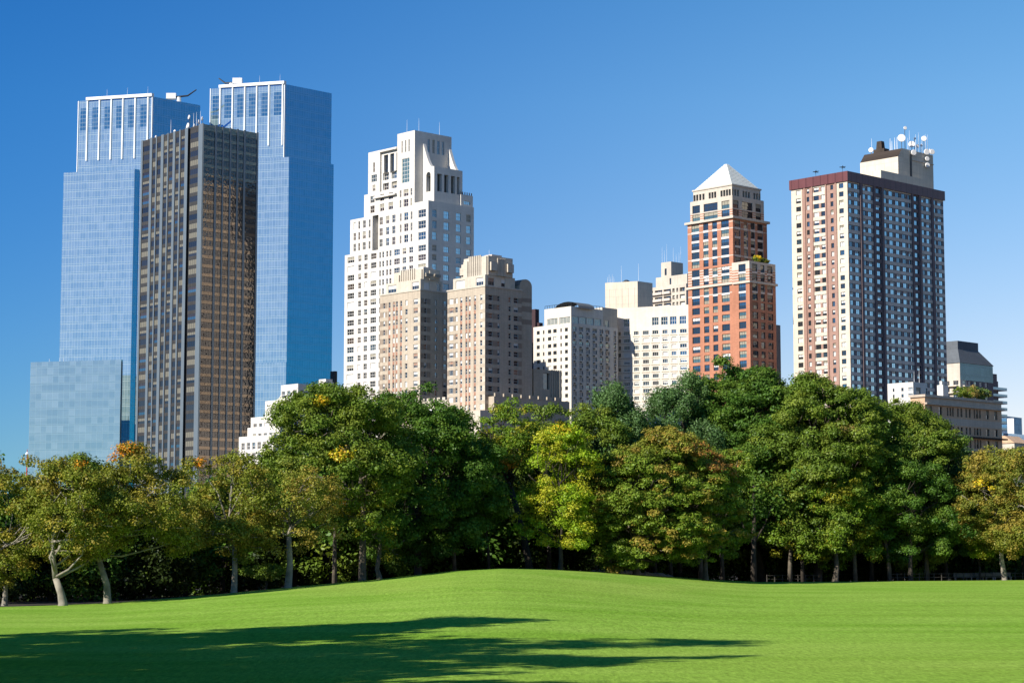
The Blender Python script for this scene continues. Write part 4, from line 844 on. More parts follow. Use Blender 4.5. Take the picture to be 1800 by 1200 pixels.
# ------------------------------------------------------------------ ground
EPX = [-2500, -600, 0, 110, 200, 330, 400, 500, 600, 660, 730, 800, 880, 950, 1050, 1120, 1180, 1250, 1330, 1450, 1800, 2400, 4500]
EPY = [1068, 1068, 1065, 1062, 1058, 1048, 1042, 1032, 1023, 1018, 1010, 1002.5, 998, 999, 1004, 1009, 1012.5, 1018, 1022, 1021.5, 1018.5, 1018, 1018]
EDX = [-2500, 0, 400, 700, 900, 1200, 1800, 4500]; EDD = [150, 160, 178, 195, 203, 222, 240, 240]
EH_ = [CH - (y - 985) * d / F for y, d in zip(EPY, np.interp(EPX, EDX, EDD))]
def edge(px): return float(np.interp(px, EDX, EDD)), float(np.interp(px, EPX, EH_))
def ground_z(x, y):
    px = 900 + F * x / max(y, 30) if y > 30 else 900 + F * x / 30
    D, h = edge(px); s = y / D
    if s <= 1:
        t = min(max((s - .30) / .70, 0), 1); return h * t * t * (3 - 2 * t)
    t = min((s - 1) / .12, 1); t = t * t * (3 - 2 * t)
    return h * (1 - t) + (h * .55 - .25) * t if s < 1.12 else (h * .55 - .25) * max(0, 1 - (s - 1.12) * .4)
def fan(name, ss, mat):
    pxs = np.concatenate([np.linspace(-2500, -120, 30), np.linspace(-100, 1900, 300), np.linspace(1950, 4500, 30)])
    V = []; 
    for q in pxs:
        D, _ = edge(q)
        for s in ss: y = s * D; x = (q - 900) / F * y; V.append((x, y, ground_z(x, y)))
    n = len(ss); Fc = [(i * n + j, (i + 1) * n + j, (i + 1) * n + j + 1, i * n + j + 1) for i in range(len(pxs) - 1) for j in range(n - 1)]
    me = bpy.data.meshes.new(name); me.from_pydata(V, [], Fc); me.materials.append(MATS[mat])
    me.polygons.foreach_set('use_smooth', [True] * len(me.polygons)); me.update()
    return tag(link(name, me), kind='structure')
fan('lawn', np.concatenate([np.linspace(.05, .3, 6), np.linspace(.33, 1.0, 60)]), 'grass')
fan('woodland_floor', np.concatenate([[1.0], np.linspace(1.004, 1.14, 24), np.linspace(1.2, 3, 10)]), 'soil')
gm = MB(); gm.face([Vector((-9000, -3000, -.9)), Vector((9000, -3000, -.9)), Vector((9000, 11000, -.9)), Vector((-9000, 11000, -.9))], 'soil', None, Vector((0, 0, 1)))
tag(gm.build('ground'), kind='structure')
gm = MB()
gm.face([Vector((-400, -300, -.05)), Vector((400, -300, -.05)), Vector((400, 60, -.05)), Vector((-400, 60, -.05))], 'grass', None, Vector((0, 0, 1)))
tag(gm.build('grass_field'), kind='structure')

# ------------------------------------------------------------------ trees
def rgb(*c): return np.array(c, float) * 1.6
PAL = {  # (base, variation colour, share of variation)
    'olive':  (rgb(.115, .135, .016), rgb(.19, .15, .022), .35),
    'olive2': (rgb(.125, .140, .020), rgb(.23, .17, .03), .45),
    'green':  (rgb(.074, .116, .014), rgb(.115, .145, .018), .4),
    'deep':   (rgb(.046, .095, .013), rgb(.075, .12, .015), .35),
    'lime':   (rgb(.15, .225, .012), rgb(.27, .25, .018), .4),
    'locust': (rgb(.085, .14, .012), rgb(.20, .18, .015), .35),
    'grey':   (rgb(.055, .105, .032), rgb(.075, .13, .04), .3),
    'rust':   (rgb(.095, .140, .015), rgb(.21, .145, .028), .18),
    'orange': (rgb(.42, .15, .012), rgb(.45, .22, .02), .4),
    'brown':  (rgb(.17, .095, .025), rgb(.25, .12, .03), .4),
    'tanleaf':(rgb(.20, .165, .04), rgb(.27, .20, .06), .5),
    'under':  (rgb(.016, .028, .006), rgb(.025, .038, .007), .3),  # leaf colour darkened to stand in for deep shade below the canopy
    'yellow': (rgb(.38, .34, .02), rgb(.45, .28, .02), .4),
}
def unit(v): return v / (np.linalg.norm(v, axis=1, keepdims=True) + 1e-9)
def leaf_mesh(name, C, R, Kd, size, pal, rng, flat=.75, up=.35, colj=.18, patches=(), clumpj=.16, top=None, core=0.15, droop=0.0):
    """leaf quads scattered in clumps at centres C with radii R"""
    K = np.maximum((Kd * R ** 2).astype(int), 6); idx = np.repeat(np.arange(len(C)), K); N = len(idx)
    d = unit(rng.normal(size=(N, 3))); r = R[idx] * rng.random(N) ** (1 / 2.3); r *= np.where(rng.random(N) < .12, 1.25, 1)
    off = d * r[:, None]; off[:, 2] *= flat
    pos = C[idx] + off
    nrm = unit(d * .9 + np.array([0, 0, up]) + rng.normal(size=(N, 3)) * .42)
    t = unit(np.cross(nrm, rng.normal(size=(N, 3)))); b = np.cross(nrm, t)
    if droop: t = unit(t + np.array([0, 0, -droop])); b = unit(np.cross(nrm, t))
    sz = size * .86 * (.65 + .7 * rng.random(N)); sz = np.where(r < R[idx] * .45, sz * 1.35, sz)
    a = t * sz[:, None]; c = b * (sz * .62)[:, None]
    V = np.stack([pos - a, pos + c * .9 + a * .15, pos + a, pos - c * .9 + a * .15], 1).reshape(-1, 3)
    base, var, sh = PAL[pal]
    cl = rng.random(len(C)); w = (cl[idx] < sh) * (.35 + .65 * rng.random(N)) + (rng.random(N) < sh * .3) * .4
    if top is not None: w = w + top(C[idx])
    w = np.clip(w, 0, 1)[:, None]; col = base * (1 - w) + var * w
    for (pc, pr, pp) in patches:
        q = np.linalg.norm(C[idx] - np.array(pc), axis=1) < pr * (.6 + .6 * cl[idx])
        b2, v2, s2 = PAL[pp]; w2 = (rng.random(N) < s2)[:, None]; cc = b2 * (1 - w2) + v2 * w2
        col = np.where((q & (rng.random(N) < .85))[:, None], cc, col)
    col = col * (1 + clumpj * (2 * rng.random(len(C))[idx] - 1) + colj * (2 * rng.random(N) - 1))[:, None]
    me = bpy.data.meshes.new(name); me.vertices.add(4 * N); me.vertices.foreach_set('co', V.astype(np.float32).ravel())
    me.loops.add(4 * N); me.loops.foreach_set('vertex_index', np.arange(4 * N, dtype=np.int32))
    me.polygons.add(N); me.polygons.foreach_set('loop_start', np.arange(0, 4 * N, 4, dtype=np.int32)); me.polygons.foreach_set('loop_total', np.full(N, 4, np.int32))
    at = me.attributes.new('leaf', 'FLOAT_COLOR', 'POINT'); at.data.foreach_set('color', np.concatenate([np.repeat(col, 4, 0), np.ones((4 * N, 1))], 1).astype(np.float32).ravel())
    me.update(calc_edges=True); me.materials.append(MATS['foliage']); return me, N

def crown_points(rng, rx, ry, rz, cz, n_lobes, lobe, clump, dens, low=.0, shape='round'):
    """bulging lobes near an egg-shaped envelope; clumps cover each lobe's outside and the envelope itself"""
    seedv = rng.normal(size=(9, 3)); amp = rng.uniform(-.10, .10, 9)
    def env(d):
        w = 1 + sum(a * math.sin(3.2 * float(np.dot(d, s)) + k) for k, (a, s) in enumerate(zip(amp, seedv)))
        q = np.array([d[0] * rx, d[1] * ry, d[2] * rz]) * w
        z = d[2]
        if z < 0: f = 1 + (.75 if shape != 'dome' else .95) * z * z; q[0] *= f; q[1] *= f
        return q
    L = []; tries = 0
    while len(L) < n_lobes and tries < 4000:
        tries += 1; d = rng.normal(size=3); d /= np.linalg.norm(d)
        p = env(d) * rng.uniform(.60, .86)
        if all(np.linalg.norm((p - q[0]) / (rx, ry, rz)) > .25 for q in L): L.append((p, lobe * rng.uniform(.7, 1.15)))
    C = []; R = []
    for p, r in L:
        o = p / (np.linalg.norm(p) + 1e-6)
        for _ in range(max(int(dens * 2.0 * r * r / clump ** 2), 5)):
            d = rng.normal(size=3); d /= np.linalg.norm(d)
            if np.dot(d, o) < -.2 and d[2] < .2: d = -d
            C.append(p + d * r * rng.uniform(.6, 1.0) * np.array([1, 1, .8]) + (0, 0, cz)); R.append(clump * rng.uniform(.45, 1.3))
    for _ in range(int(dens * .55 * 4 * (rx * ry + rx * rz + ry * rz) / 3 / clump ** 2)):
        d = rng.normal(size=3); d /= np.linalg.norm(d)
        if d[2] < -.9: continue
        C.append(env(d) * rng.uniform(.70, .95) + (0, 0, cz)); R.append(clump * rng.uniform(.55, 1.1))
    L = [(p + np.array((0, 0, cz)), r) for p, r in L]
    return L, np.array(C), np.array(R)

def limbs(mb, rng, base_r, h0, L, bark, lean=(0, 0), sub=2, C=None, fork=.75, pale=False, curv=.12):
    top = np.array([lean[0], lean[1], h0])
    pts = [np.array([0, 0, -.3]), np.array([0, 0, .25]), np.array([lean[0] * .3 + rng.normal() * .12, lean[1] * .3, h0 * .45]), top]
    mb.tube([tuple(p) for p in pts], [base_r * 1.55, base_r * 1.12, base_r * .9, base_r * .78], bark, 9)
    Ls = sorted(L, key=lambda q: q[0][2]); zmax = max(q[0][2] for q in L)
    spine = [top]
    for k in range(3): spine.append(spine[-1] + (np.array([lean[0] * 1.5, lean[1] * 1.5, zmax * .85]) - top) / 3 + rng.normal(size=3) * .25)
    mb.tube([tuple(p) for p in spine], [base_r * .78, base_r * .5, base_r * .3, .06], bark, 7)
    for p, r in Ls:
        t = rng.uniform(0, .45) if p[2] < zmax * .7 else rng.uniform(.2, .6)
        i = min(int(t * 3), 2); s = spine[i] * (1 - (t * 3 - i)) + spine[i + 1] * (t * 3 - i)
        d = p - s; ln = np.linalg.norm(d)
        if d[2] < .15 * ln: s = top * .97
        m1 = s + (p - s) * .4 + rng.normal(size=3) * ln * curv + np.array([0, 0, ln * .06]); m2 = s + (p - s) * .75 + rng.normal(size=3) * ln * curv * .7
        rb = min(base_r * .34, .04 + ln * .022)
        mb.tube([tuple(s), tuple(m1), tuple(m2), tuple(p)], [rb, rb * .75, rb * .5, rb * .22], bark, 6)
        for _ in range(sub):
            q = p + unit(rng.normal(size=(1, 3)))[0] * r * .9; q[2] = max(q[2], p[2] - r * .4); m = (m2 + q) / 2 + rng.normal(size=3) * .25
            mb.tube([tuple(m2), tuple(m), tuple(q)], [rb * .45, rb * .3, .03], bark, 4)
LEAVES = 0
def tree(name, label, px, Y, top_py, x0, x1, bot_py, pal, bark='bark_mid', seed=1, n=14, lobe=None, clump=1.15, dens=1.5, Kd=42, size=.24, shape='round',
         trunk=.35, base_py=None, group=None, lean=0, patches=(), flat=.60, up=.55, h0=None, sub=2, topw=None, ry=None, cat='tree', sink=0.0, dist_extra=0, droop=0, x=None, clumpj=.16, smooth=1):
    global LEAVES
    rng = np.random.default_rng(seed)
    X = (px - 900) / F * Y * .9943 if x is None else x
    if x is None: Kd = Kd * 5.2; size = size * .62; clump *= .92; dens *= 1.35 if bark == 'bark_pale' else .80; Y += 0
    gz = ground_z(X, Y) - .05
    if base_py is not None: gz = P(px, base_py, Y).z
    zt_, zb_ = P(px, top_py, Y).z - gz, P(px, bot_py, Y).z - gz; m = Y * .9943 / F
    rx = (x1 - x0) * m / 2; cx = ((x0 + x1) / 2 - px) * m; rz = (zt_ - zb_) / 2; cz = (zt_ + zb_) / 2; ry = ry or min(rx, 8)
    lobe = lobe or min(rx, rz) * .30 + max(rx, rz) * .12
    L, C, R = crown_points(rng, rx - .2, ry - .3, rz - .2, cz, n, lobe, clump, dens, shape=shape)
    C[:, 0] += cx; L = [(p + np.array((cx, 0, 0)), r) for p, r in L]
    root = link(name, None); root.location = (X, Y, gz); tag(root, label, cat, group)
    pt = [((( a - px) * m), None, P(px, b_, Y).z - gz, r, pp) for a, b_, r, pp in patches]
    plist = []
    for (ax, _, az, r, pp) in pt:   # patches sit on the camera side of the crown
        q = C[np.argsort((C[:, 0] - ax) ** 2 + (C[:, 2] - az) ** 2 + .02 * C[:, 1])[:1]][0]
        c2 = [c for c in C if (c[0] - ax) ** 2 + (c[2] - az) ** 2 < (r * 1.2) ** 2]
        yy = min([c[1] for c in c2], default=q[1]); plist.append(((ax, yy + r * .4, az), r, pp))
    tw = None
    if topw: tw = lambda c: np.clip((c[:, 2] - (cz + rz * topw[0])) / (rz * .5), 0, 1) * topw[1]
    me, N = leaf_mesh('crown', C, R, Kd, size, pal, rng, patches=plist, flat=flat, up=up, top=tw, droop=droop, clumpj=clumpj); LEAVES += N
    link('crown', me, root)
    tb = MB(); limbs(tb, rng, trunk, h0 or max(zb_ + rz * .25, 1.5), L, bark, (lean, 0), sub, curv=.16 if bark == 'bark_pale' else .1)
    o = tb.build('trunk', root, True)
    return root
T1 = 'tree'
# left row of pale-barked plane trees
tree('plane_tree', 'olive plane tree at the far left edge with a thin trunk', 10, 166, 794, -85, 130, 1000, 'olive', 'bark_pale', 11, n=15, trunk=.22, Kd=34, size=.20, clump=1.0, dens=1.3, h0=2.6)
tree('plane_tree', 'second plane tree from the left with stout pale trunk forking low', 112, 163, 800, 30, 232, 1005, 'olive', 'bark_pale', 12, n=15, trunk=.33, Kd=32, size=.20, clump=1.0, dens=1.15, h0=2.2, lean=-.6, patches=((150, 812, .45, 'orange'),))
tree('plane_tree', 'leaning plane tree with an orange tinged top beside the bronze tower', 190, 167, 786, 122, 330, 1003, 'olive', 'bark_pale', 13, n=17, trunk=.30, Kd=34, size=.20, clump=1.0, dens=1.3, h0=3.4, lean=-.7, topw=(.5, .5), patches=((212, 798, .8, 'orange'), (228, 801, .5, 'orange')))
tree('plane_tree', 'olive plane tree with a slim trunk under the white terraced building', 412, 178, 788, 318, 482, 1000, 'olive', 'bark_pale', 14, n=15, trunk=.26, Kd=34, size=.20, clump=1.0, dens=1.25, h0=4.2, patches=((352, 815, .35, 'orange'),))
tree('plane_tree', 'plane tree with bright white forked limbs, left of the big dark green tree', 507, 180, 806, 430, 598, 972, 'olive2', 'bark_pale', 15, n=12, trunk=.30, Kd=30, size=.19, clump=.95, dens=1.0, h0=4.5, sub=3)
tree('green_tree', 'mid green tree below the crenellated wall, behind the tall dark trunk', 965, 228, 706, 885, 1040, 960, 'green', 'bark_dark', 43, n=16, trunk=.3, Kd=38, size=.25, clump=1.2, dens=1.4, ry=6)
# big trees left of centre
tree('green_tree', 'big dark green tree with a few orange sprays left of centre', 637, 192, 662, 458, 712, 955, 'green', 'bark_mid', 21, n=26, trunk=.34, Kd=40, size=.25, clump=1.2, dens=1.5, h0=7.5, ry=8.5, patches=((612, 862, 1.0, 'orange'), (625, 880, .8, 'orange'), (608, 893, .7, 'orange'), (527, 802, .5, 'orange'), (600, 812, .6, 'yellow'), (566, 715, .7, 'yellow')))
tree('green_tree', 'broad dark green tree below the cream twin towers', 735, 204, 682, 625, 855, 998, 'deep', 'bark_dark', 22, n=28, trunk=.36, Kd=40, size=.25, clump=1.2, dens=1.6, h0=6, ry=9, patches=((740, 918, .5, 'orange'), (655, 770, .6, 'yellow')))
tree('green_tree', 'small narrow tree with leaves down its thin trunk under the big dark tree', 667, 191, 830, 598, 702, 995, 'locust', 'bark_mid', 23, n=9, trunk=.24, Kd=30, size=.2, clump=.9, dens=1.2, ry=3)
# centre
tree('dark_trunk_tree', 'olive green tree on a tall dark leaning trunk, right of the big dark trees', 932, 216, 692, 822, 968, 850, 'locust', 'bark_dark', 24, n=15, trunk=.36, Kd=36, size=.23, clump=1.1, dens=1.25, h0=9.0, lean=-2.0, ry=5.5, sub=3, patches=((902, 818, .8, 'orange'), (930, 765, .6, 'orange'), (900, 770, .5, 'yellow')))
tree('lime_tree', 'narrow bright yellow-green tree reaching down to the grass near centre', 985, 205, 733, 936, 1052, 992, 'lime', 'bark_dark', 25, n=20, trunk=.25, Kd=40, size=.21, clump=1.0, dens=1.5, h0=2.5, ry=4.2, lobe=2.0, patches=((1000, 745, 1.2, 'yellow'),))
tree('green_tree', 'mid green tree topping out right behind the yellow-green centre tree', 1045, 232, 690, 980, 1115, 985, 'green', 'bark_dark', 26, n=18, trunk=.3, Kd=38, size=.25, clump=1.2, dens=1.5, ry=6)
tree('grey_green_tree', 'grey-green upright leaved tree behind the round rust-tinted tree', 1120, 236, 693, 1030, 1165, 960, 'grey', 'bark_dark', 27, n=22, trunk=.3, Kd=60, size=.24, clump=.95, dens=1.8, ry=6, flat=1.5, up=.1)
tree('grey_green_tree', 'taller grey-green tree at the shoulder of the great dark dome tree', 1195, 240, 668, 1130, 1260, 960, 'grey', 'bark_dark', 28, n=22, trunk=.3, Kd=60, size=.24, clump=.95, dens=1.8, ry=6, flat=1.5, up=.1)
tree('chestnut_tree', 'round rust-tinted tree with dense low crown right of centre', 1118, 210, 738, 1024, 1284, 1010, 'rust', 'bark_mid', 29, n=44, lobe=2.3, trunk=.34, Kd=42, size=.23, clump=.85, dens=2.7, h0=1.8, ry=7.5, shape='dome', flat=.5, up=.7, topw=(.45, .6), patches=((1235, 790, 1.8, 'brown'), (1262, 815, 1.2, 'brown')))
tree('chestnut_tree', 'rust-brown topped tree merging into the right side of the round one', 1240, 216, 765, 1190, 1308, 1006, 'rust', 'bark_mid', 30, n=30, lobe=2.2, trunk=.3, Kd=42, size=.23, clump=.85, dens=1.6, h0=1.8, ry=6, shape='dome', flat=.5, up=.7, patches=((1255, 790, 2.2, 'brown'), (1232, 768, 1.4, 'brown'), (1275, 812, 1.3, 'brown')))
tree('dome_tree', 'great dark green dome tree, tallest, below the red brick tower', 1340, 246, 614, 1200, 1428, 978, 'deep', 'bark_dark', 31, n=34, trunk=.55, Kd=38, size=.28, clump=1.35, dens=1.6, h0=6, ry=10, lean=-1.2)
tree('oak_tree', 'large fresh green tree right of the great dome tree', 1437, 240, 645, 1345, 1565, 985, 'green', 'bark_dark', 32, n=34, trunk=.5, Kd=36, size=.27, clump=1.25, dens=1.4, h0=5.5, ry=9, patches=((1480, 770, .8, 'tanleaf'),), topw=None)
tree('oak_tree', 'yellowish green lower tree standing forward of the large fresh green one', 1468, 236, 800, 1345, 1562, 1000, 'locust', 'bark_mid', 33, n=18, trunk=.34, Kd=34, size=.23, clump=1.1, dens=1.2, h0=4, ry=6, patches=((1375, 880, 1.0, 'tanleaf'), (1520, 930, 1.0, 'tanleaf')))
tree('oak_tree', 'big green tree descending toward the tan classical block', 1580, 246, 682, 1495, 1672, 992, 'green', 'bark_dark', 34, n=32, trunk=.45, Kd=36, size=.27, clump=1.3, dens=1.5, h0=5, ry=9)
tree('oak_tree', 'mid height green tree below the tan classical block', 1600, 238, 800, 1540, 1695, 1006, 'deep', 'bark_dark', 35, n=18, trunk=.3, Kd=36, size=.24, clump=1.1, dens=1.4, h0=3, ry=6)
tree('green_tree', 'loose green tree hiding the foot of the tan classical block', 1660, 250, 764, 1620, 1750, 985, 'grey', 'bark_dark', 36, n=18, trunk=.28, Kd=38, size=.24, clump=1.1, dens=1.3, h0=4, ry=6)
tree('plane_tree', 'golden olive tree below the mansard tower near the right edge', 1765, 240, 774, 1680, 1822, 975, 'olive2', 'bark_pale', 37, n=16, trunk=.3, Kd=34, size=.21, clump=1.05, dens=1.25, h0=6, ry=6, patches=((1727, 857, .9, 'yellow'), (1712, 850, .6, 'yellow')))
tree('plane_tree', 'olive tan tree cut by the right edge of the picture', 1835, 236, 770, 1755, 1925, 985, 'olive2', 'bark_pale', 38, n=16, trunk=.3, Kd=34, size=.21, clump=1.05, dens=1.3, h0=6, ry=6)
tree('understory_tree', 'small bright yellow-green tree low at the right beside the benches', 1722, 243, 905, 1695, 1765, 1000, 'lime', 'bark_dark', 39, n=8, trunk=.14, Kd=34, size=.2, clump=.9, dens=1.3, h0=1.6, ry=3)
tree('understory_tree', 'small yellow-leaved tree glimpsed between dark trunks', 1305, 262, 955, 1288, 1325, 1005, 'yellow', 'bark_dark', 40, n=6, trunk=.1, Kd=30, size=.2, clump=.8, dens=1.2, h0=1.2, ry=2)
tree('understory_tree', 'small layered green tree low behind the white-limbed plane tree', 468, 184, 985, 425, 500, 1025, 'green', 'bark_dark', 41, n=7, trunk=.1, Kd=36, size=.2, clump=.8, dens=1.4, h0=1, ry=2.5, flat=.4)
tree('far_tree', 'bright green treetop rising behind the orange tinged plane tree', 145, 215, 793, 112, 182, 900, 'green', 'bark_dark', 42, n=10, trunk=.2, Kd=32, size=.25, clump=1.2, dens=1.3, ry=4)
# trees behind, filling the wood
BG = 'background trees deep in the wood'; BL = 'dark green background tree standing in shade behind the front row'
protos = []
rngb = np.random.default_rng(5)
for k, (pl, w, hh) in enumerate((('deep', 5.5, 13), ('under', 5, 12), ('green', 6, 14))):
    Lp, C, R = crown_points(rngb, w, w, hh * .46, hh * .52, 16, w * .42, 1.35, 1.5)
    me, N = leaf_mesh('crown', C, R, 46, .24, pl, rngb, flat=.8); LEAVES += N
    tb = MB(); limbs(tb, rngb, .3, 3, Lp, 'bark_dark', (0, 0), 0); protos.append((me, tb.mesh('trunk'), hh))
def bgtree(px, Y, H, k, grp=True):
    me, tm, hh = protos[k % 3]; X = (px - 900) / F * Y
    r = link('background_tree', None); r.location = (X, Y, ground_z(X, Y) - .2); tag(r, BL, 'tree', BG)
    s = H / hh; r.scale = (s * 1.05, s * 1.05, s); r.rotation_euler = (0, 0, (px * .37) % 6.28)
    link('crown', me, r); link('trunk', tm, r)
row = [(-60, 13), (30, 11.5), (95, 11), (165, 11.5), (245, 11.5), (330, 11), (395, 12), (455, 12), (520, 15), (580, 16), (650, 17), (720, 17), (790, 16.5), (850, 15), (905, 14), (960, 15), (1020, 17), (1080, 17), (1140, 19), (1200, 20), (1270, 21), (1340, 21), (1410, 21), (1480, 21), (1550, 21), (1620, 19), (1680, 16), (1740, 13), (1800, 13), (1870, 15)]
for i, (px, H) in enumerate(row):
    D, _ = edge(px); bgtree(px, D + 26 + (i * 7 % 9), H, i); bgtree(px + 33, D + 44 + (i * 5 % 9), H * .97, i + 1)
for i, px in enumerate(range(-40, 1880, 64)):
    D, _ = edge(px); bgtree(px, D + 62 + i % 7, 8.5, i + 2)
for i, (x, y) in enumerate([(-75, 215), (-88, 190), (-100, 230), (90, 262), (84, 285), (100, 300), (-70, 175), (84, 240), (96, 250), (106, 262), (118, 255), (128, 268), (140, 260), (112, 285), (132, 290), (-100, 205), (-112, 220)]): bgtree(900 + x / y * F, y, 13, i)
# undergrowth: one mass of low leaves and brush in the shade of the trees
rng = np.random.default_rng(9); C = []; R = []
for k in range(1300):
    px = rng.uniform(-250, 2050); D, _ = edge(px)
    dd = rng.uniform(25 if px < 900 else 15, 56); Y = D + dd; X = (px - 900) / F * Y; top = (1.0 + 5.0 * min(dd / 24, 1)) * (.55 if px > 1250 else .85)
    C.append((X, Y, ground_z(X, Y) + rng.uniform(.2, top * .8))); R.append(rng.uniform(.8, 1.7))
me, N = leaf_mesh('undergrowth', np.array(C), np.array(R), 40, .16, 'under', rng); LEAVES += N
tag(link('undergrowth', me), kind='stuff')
# thin bare trunks between, in shade
for i, (px, dd, r, H) in enumerate([(1178, 7, .2, 7), (1230, 9, .24, 11), (1268, 7, .22, 11), (1385, 8, .24, 8), (1408, 8, .2, 8), (1500, 7, .22, 11), (1528, 12, .24, 11), (1625, 8, .26, 10), (1795, 6, .4, 11), (1070, 9, .2, 10), (1150, 7, .17, 9), (590, 8, .2, 9), (860, 8, .14, 8), (800, 9, .18, 10), (1322, 7, .3, 9), (1560, 7, .24, 8)]):
    D, _ = edge(px); Y = D + dd; X = (px - 900) / F * Y; r0 = link('slender_tree', None); r0.location = (X, Y, ground_z(X, Y) - .1)
    tag(r0, 'slim dark trunk rising into the shaded canopy', 'tree', 'slim trunks under the canopy')
    rg = np.random.default_rng(60 + i); tb = MB(); lx = rg.normal() * .5
    tb.tube([(0, 0, -.2), (lx * .2, 0, H * .3), (lx, 0, H * .7), (lx * 1.3, 0, H + 2)], [r * 1.3, r, r * .8, r * .4], 'bark_mid' if i % 2 else 'bark_dark', 8)
    for s_ in (-1, 1): tb.tube([(lx * .6, 0, H * .5), (lx + s_ * 1.2, .4, H * .72), (lx + s_ * 2.2, .6, H)], [r * .5, r * .35, .05], 'bark_dark', 5)
    tb.build('trunk', r0, True)
    C = np.array([(lx + rg.normal() * 1.8, rg.normal() * 1.5, H + rg.normal() * 1.6) for _ in range(26)]); R = np.full(26, 1.2)
    me, N = leaf_mesh('crown', C, R, 26, .26, 'deep', rg); LEAVES += N; link('crown', me, r0)
# trees standing left of the picture that throw the long shadows over the grass
for i, (x, y, H, w, lb) in enumerate([(-28.8, 79, 25, 5, 'tall tree beyond the left edge casting the farthest shadow'), (-27, 61, 25.5, 4.5, 'tall tree beyond the left edge casting the middle shadow'), (-26, 50, 25, 4.8, 'tall tree beyond the left edge casting the longest near shadow'),
    (-38, 74, 25, 6.5, 'stout tree between the tall shadow casting trees'), (-31, 66, 21, 6, 'tree behind the row of shadow casting trees'), (-27, 36, 23, 6, 'nearest tree of the row beyond the left edge'), (-33, 50, 23, 7, 'second nearest tree beyond the left edge'), (-47, 76, 24, 7, 'outermost tree beyond the left edge'), (-42, 60, 21, 7, 'inner tree between the shadow casting ones'), (-35, 31, 25, 6.5, 'broad leafy tree standing closest to the near left corner of the lawn'), (-38, 37, 25, 6.5, 'tall leafy tree just beyond the near left corner of the lawn'), (-48, 43, 25, 7, 'broad tree behind the near left corner of the lawn'), (-55, 56, 24, 7, 'broad tree in the second row beyond the left edge')]):
    Y = y; px = 900 + F * x / (Y * .9943); m = Y * .9943 / F; gz = ground_z(x, Y)
    def pyof(z): k = (z - CH); return 600 - F * (k * CT - Y * ST) / (Y * CT + k * ST)
    tree('shade_tree', lb, px, Y, pyof(H), px - w / m, px + w / m, pyof(4), 'green', 'bark_dark', 80 + i, n=16, trunk=.4, Kd=26, size=.36, clump=1.4, dens=1.6, h0=5, x=x, sub=0, ry=w)
bpy.context.scene['leaf_total'] = LEAVES
# ------------------------------------------------------------------ rock ledge, benches, railings, roof planting
rk = MB(); rg = random.Random(3); pts_t = []; NN = 60
for k in range(NN + 1):
    q = 1036 + (1182 - 1036) * k / NN; D, h = edge(q); Y = D - .5; X = (q - 900) / F * Y; e = math.sin(PI * k / NN) ** .5
    pts_t.append((X, Y, ground_z(X, Y), e, rg.uniform(.5, 1.2)))
for k in range(NN):
    a, c = pts_t[k], pts_t[k + 1]
    for (y0, z0_, y1, z1_) in ((-.9, -.1, -.5, .26), (-.5, .26, .5, .42), (.5, .42, 1.8, .30), (1.8, .30, 2.4, -.2)):
        f = lambda p, yy, zz: Vector((p[0], p[1] + yy * (.6 + .4 * p[4]), p[2] + zz * p[3] * p[4]))
        rk.face([f(a, y0, z0_), f(c, y0, z0_), f(c, y1, z1_), f(a, y1, z1_)], 'rock', None, Vector((0, -.3, 1)))
tag(rk.build('rock_outcrop'), 'low grey rock ledge breaking through the grass below the round tree', 'rock')
def bench():
    r = link('park_bench', None)
    m = MB()
    for k in range(4): m.box(-1.1, 1.1, -.22 + k * .12, -.13 + k * .12, .42, .46, 'weathered_wood')
    m.build('seat', r); m = MB()
    for k in range(3): m.box(-1.1, 1.1, .27, .31, .55 + k * .14, .65 + k * .14, 'weathered_wood')
    m.build('backrest', r)
    for x in (-.95, .95): m = MB(); m.box(x - .05, x + .05, -.2, .3, 0, .42, 'rock'); m.box(x - .05, x + .05, .27, .33, .42, .95, 'rock'); m.build('leg', r)
    return r
pb = None
for i, px in enumerate((1688, 1708, 1726, 1742, 1757)):
    Y = 243.5 + .6 * (i % 2); X = (px - 900) / F * Y
    if pb is None: pb = bench(); o = pb
    else:
        o = pb.copy(); COL.objects.link(o)
        for ch in list(pb.children): c2 = ch.copy(); COL.objects.link(c2); c2.parent = o
    o.location = (X, Y, ground_z(X, Y)); o.rotation_euler = (0, 0, math.radians(-6 + 3 * i))
    tag(o, ('leftmost', 'second', 'middle', 'fourth', 'rightmost')[i] + ' of the pale wooden benches in a row under the right trees', 'bench', 'park benches at the edge of the lawn')
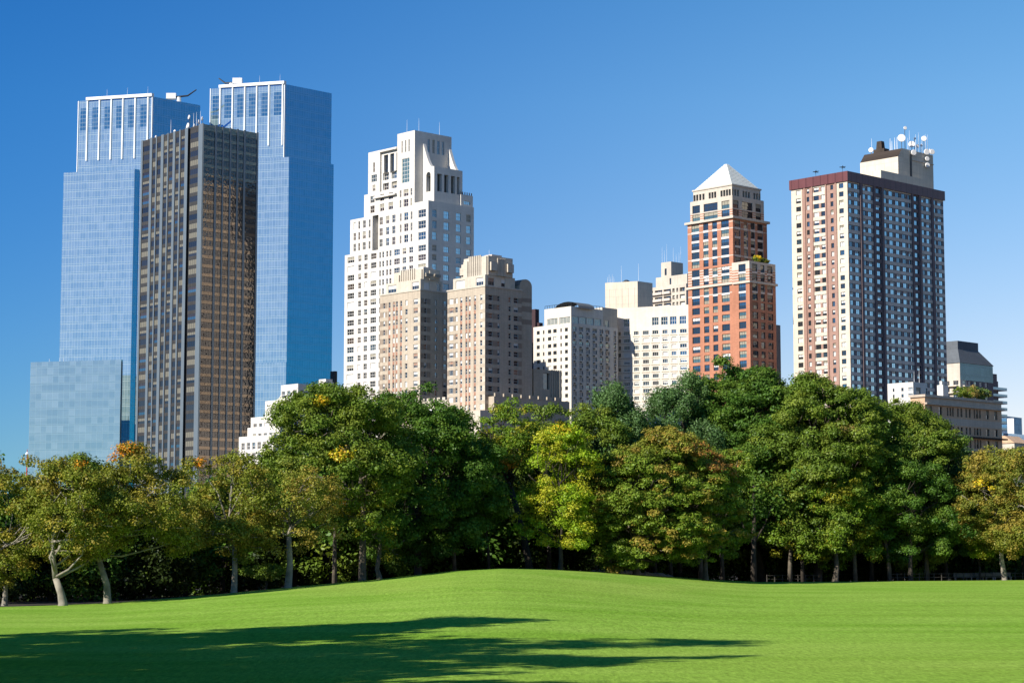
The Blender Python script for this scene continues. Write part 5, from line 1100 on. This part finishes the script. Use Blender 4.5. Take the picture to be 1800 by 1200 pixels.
def rail_fence(px0, px1, dY, label, n):
    r = link('post_fence', None); q = [(p, edge(p)[0] + dY) for p in np.linspace(px0, px1, n)]
    pt_ = [Vector(((p - 900) / F * y, y, ground_z((p - 900) / F * y, y))) for p, y in q]; r.location = pt_[0]; tag(r, label, 'fence')
    for p in pt_: m = MB(); d = p - pt_[0]; m.box(d.x - .04, d.x + .04, d.y - .04, d.y + .04, d.z, d.z + .95, 'fence_wood'); m.build('post', r)
    m = MB()
    for z in (.45, .85): m.tube([tuple(p - pt_[0] + Vector((0, 0, z))) for p in pt_], [.03] * n, 'fence_wood', 4)
    m.build('rail', r)
rail_fence(1560, 1830, 5.5, 'low pale rail fence behind the benches at the right', 22)
rail_fence(1345, 1440, 9, 'low rail fence in the shade between the thick dark trunks', 8)
def roof_shrub(b, u, v, z, h, pal, seed, label, grp):
    p = b.pt(u, v, z); r = link('roof_shrub', None); r.location = p; tag(r, label, 'shrub', grp); rg = np.random.default_rng(seed)
    C = np.stack([rg.normal(size=22) * h * .25, rg.normal(size=22) * h * .25, rg.uniform(.25, .95, 22) * h], 1)
    me, N = leaf_mesh('crown', C, np.full(22, h * .22), 60 / (h * .22), .22, pal, rg); link('crown', me, r)
    m = MB(); m.tube([(0, 0, -1.2), (0, 0, h * .6)], [.12, .05], 'bark_mid', 5); m.build('trunk', r)
b_, V_, z_ = ROOF2
for i, (q, h, pl, lb) in enumerate([(1688, 3.4, 'green', 'leftmost green roof shrub on the tan classical block'), (1697, 4.0, 'green', 'second green roof shrub from the left on the tan classical block'), (1706, 4.6, 'tanleaf', 'reddish tan roof shrub in the middle on the tan classical block'), (1718, 4.2, 'grey', 'tall grey-green roof shrub, right of the reddish one'), (1727, 3.8, 'olive', 'rightmost olive roof shrub on the tan classical block')]):
    roof_shrub(b_, 3, b_.v(q, z_, 3), z_, h, pl, 200 + i, lb, 'shrubs on the tan roof')
b_, ub_, vb_, z_ = ROOF1
for i, (q, h, pl, lb) in enumerate([(1328, 1.6, 'green', 'small green shrub at the left of the red tower terrace'), (1332, 2.6, 'yellow', 'yellow shrub on the red tower terrace'), (1340, 1.8, 'green', 'green shrub beside the yellow one on the red tower terrace'), (1349, 1.7, 'olive', 'olive shrub at the right end of the red tower terrace')]):
    roof_shrub(b_, ub_ + 1.2, b_.v(q, z_, ub_ + 1.2), z_, h, pl, 220 + i, lb, 'shrubs on the red tower terrace')
